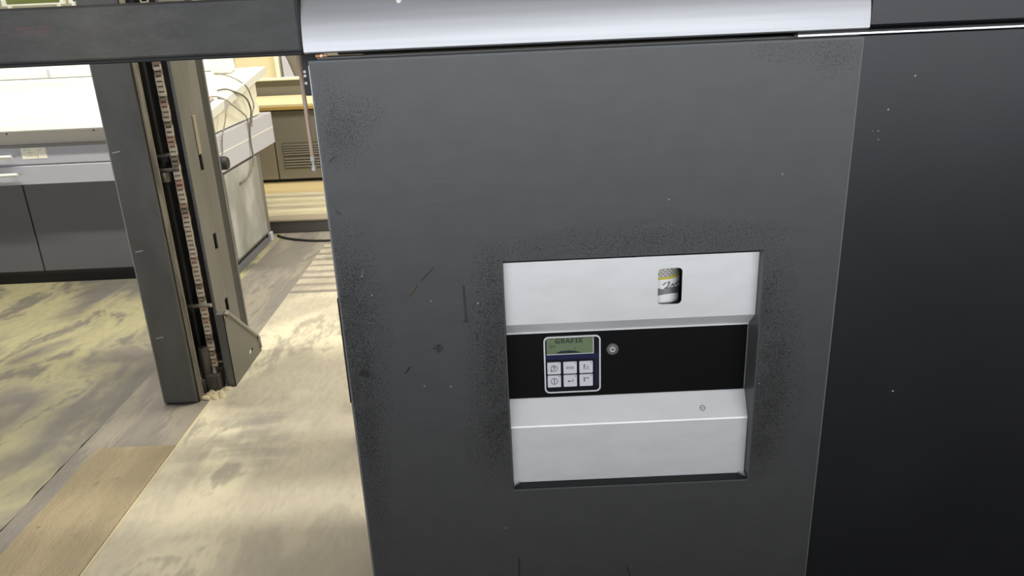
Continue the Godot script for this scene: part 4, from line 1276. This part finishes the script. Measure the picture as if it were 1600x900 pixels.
func small_things() -> void:
	var h := thing("air_hose", "pinkish hose with white end fitting hanging beside the left edge of the press panel", "hose", Vector3(-0.397, 1.2, -0.6))
	part("hose", Mb.new().tube([Vector3(-0.3985, 1.62, -0.6), Vector3(-0.398, 1.43, -0.6), Vector3(-0.3955, 1.23, -0.6)], 0.0042, 10), mat(Color(0.86, 0.74, 0.66), 0.45), h)
	part("end_fitting", Mb.new().lathe([Vector2(0, 0), Vector2(0.005, 0.001), Vector2(0.0055, 0.008), Vector2(0.003, 0.01), Vector2(0.003, 0.018), Vector2(0.0055, 0.02), Vector2(0.0055, 0.03), Vector2(0, 0.031)], Vector3(-0.3955, 1.203, -0.6), Vector3.UP, 12), M.white, h)
	part("hose_clip", bx(Vector3(-0.41, 1.56, -0.615), Vector3(-0.37, 1.58, -0.585), 0.002), M.dark, h)
	var b := thing("hinge_plate", "narrow dark plate with white bolts just behind the press panel's upper left edge", "bracket", Vector3(-0.262, 1.38, -0.1))
	part("plate", bx(Vector3(-0.2685, 1.40, -0.112), Vector3(-0.24, 1.4545, -0.1), 0.001), M.dark, b)
	for p: Array in [[-0.2655, 1.4318], [-0.2655, 1.4265], [-0.2655, 1.4168]]:
		part("bolt", Mb.new().lathe([Vector2(0.0022, 0), Vector2(0.0018, 0.002), Vector2(0, 0.002)], Vector3(p[0], p[1], -0.1), Vector3.BACK, 8), M.white, b)
	var f := thing("brass_fitting", "small coppery fitting in the gap under the silver cover's left corner", "fitting", Vector3(-0.225, 1.4545, -0.05))
	part("fitting_body", Mb.new().tube([Vector3(-0.228, 1.4553, -0.012), Vector3(-0.214, 1.4553, -0.012)], 0.0018, 8), mat(Color(0.80, 0.55, 0.38), 0.4, 0.3), f)
	part("fitting_nut", Mb.new().tube([Vector3(-0.2225, 1.4553, -0.012), Vector3(-0.2195, 1.4553, -0.012)], 0.0024, 6), mat(Color(0.92, 0.85, 0.76), 0.4, 0.3), f)
	# hose lying on the floor by the platform
	cable("dark cable lying on the floor along the platform's front edge", [Vector3(-1.70, 0.009, -4.48), Vector3(-1.62, 0.009, -4.40), Vector3(-1.49, 0.009, -4.33), Vector3(-1.345, 0.009, -4.29), Vector3(-1.1, 0.009, -4.28)], 0.008, M.dark)
	# framed boards standing on the far edge of the console table, above the beam in the picture
	for e: Array in [[-3.42, -2.995, "white framed control screen at far left above the beam", Color(0.45, 0.48, 0.28)], [-2.96, -2.70, "dark control screen with white frame above the beam, nearest the lift column", Color(0.05, 0.05, 0.06)]]:
		var s := thing("control_screen", e[2], "screen", Vector3((e[0] + e[1]) * 0.5, 1.262, -4.72))
		part("frame", Mb.new().ring(outer_for(rounded_rect((e[0] + e[1]) * 0.5, 1.85, e[1] - e[0] - 0.05, 0.36, 0.01, 6), Vector2(e[0], 1.66), Vector2(e[1], 2.05)), rounded_rect((e[0] + e[1]) * 0.5, 1.85, e[1] - e[0] - 0.05, 0.36, 0.01, 6), Vector3(0, 0, -4.74), Vector3.RIGHT, Vector3.UP, Vector3.BACK * 0.03), M.white, s)
		part("screen_glass", bx(Vector3(e[0] + 0.01, 1.67, -4.738), Vector3(e[1] - 0.01, 2.04, -4.725)), mat(e[3], 0.35), s)
		for sx: float in [0.1, 0.9]:
			var px: float = lerpf(e[0], e[1], sx)
			part("stand_leg", bx(Vector3(px - 0.012, 1.262, -4.735), Vector3(px + 0.012, 1.67, -4.715), 0.002), M.white, s)
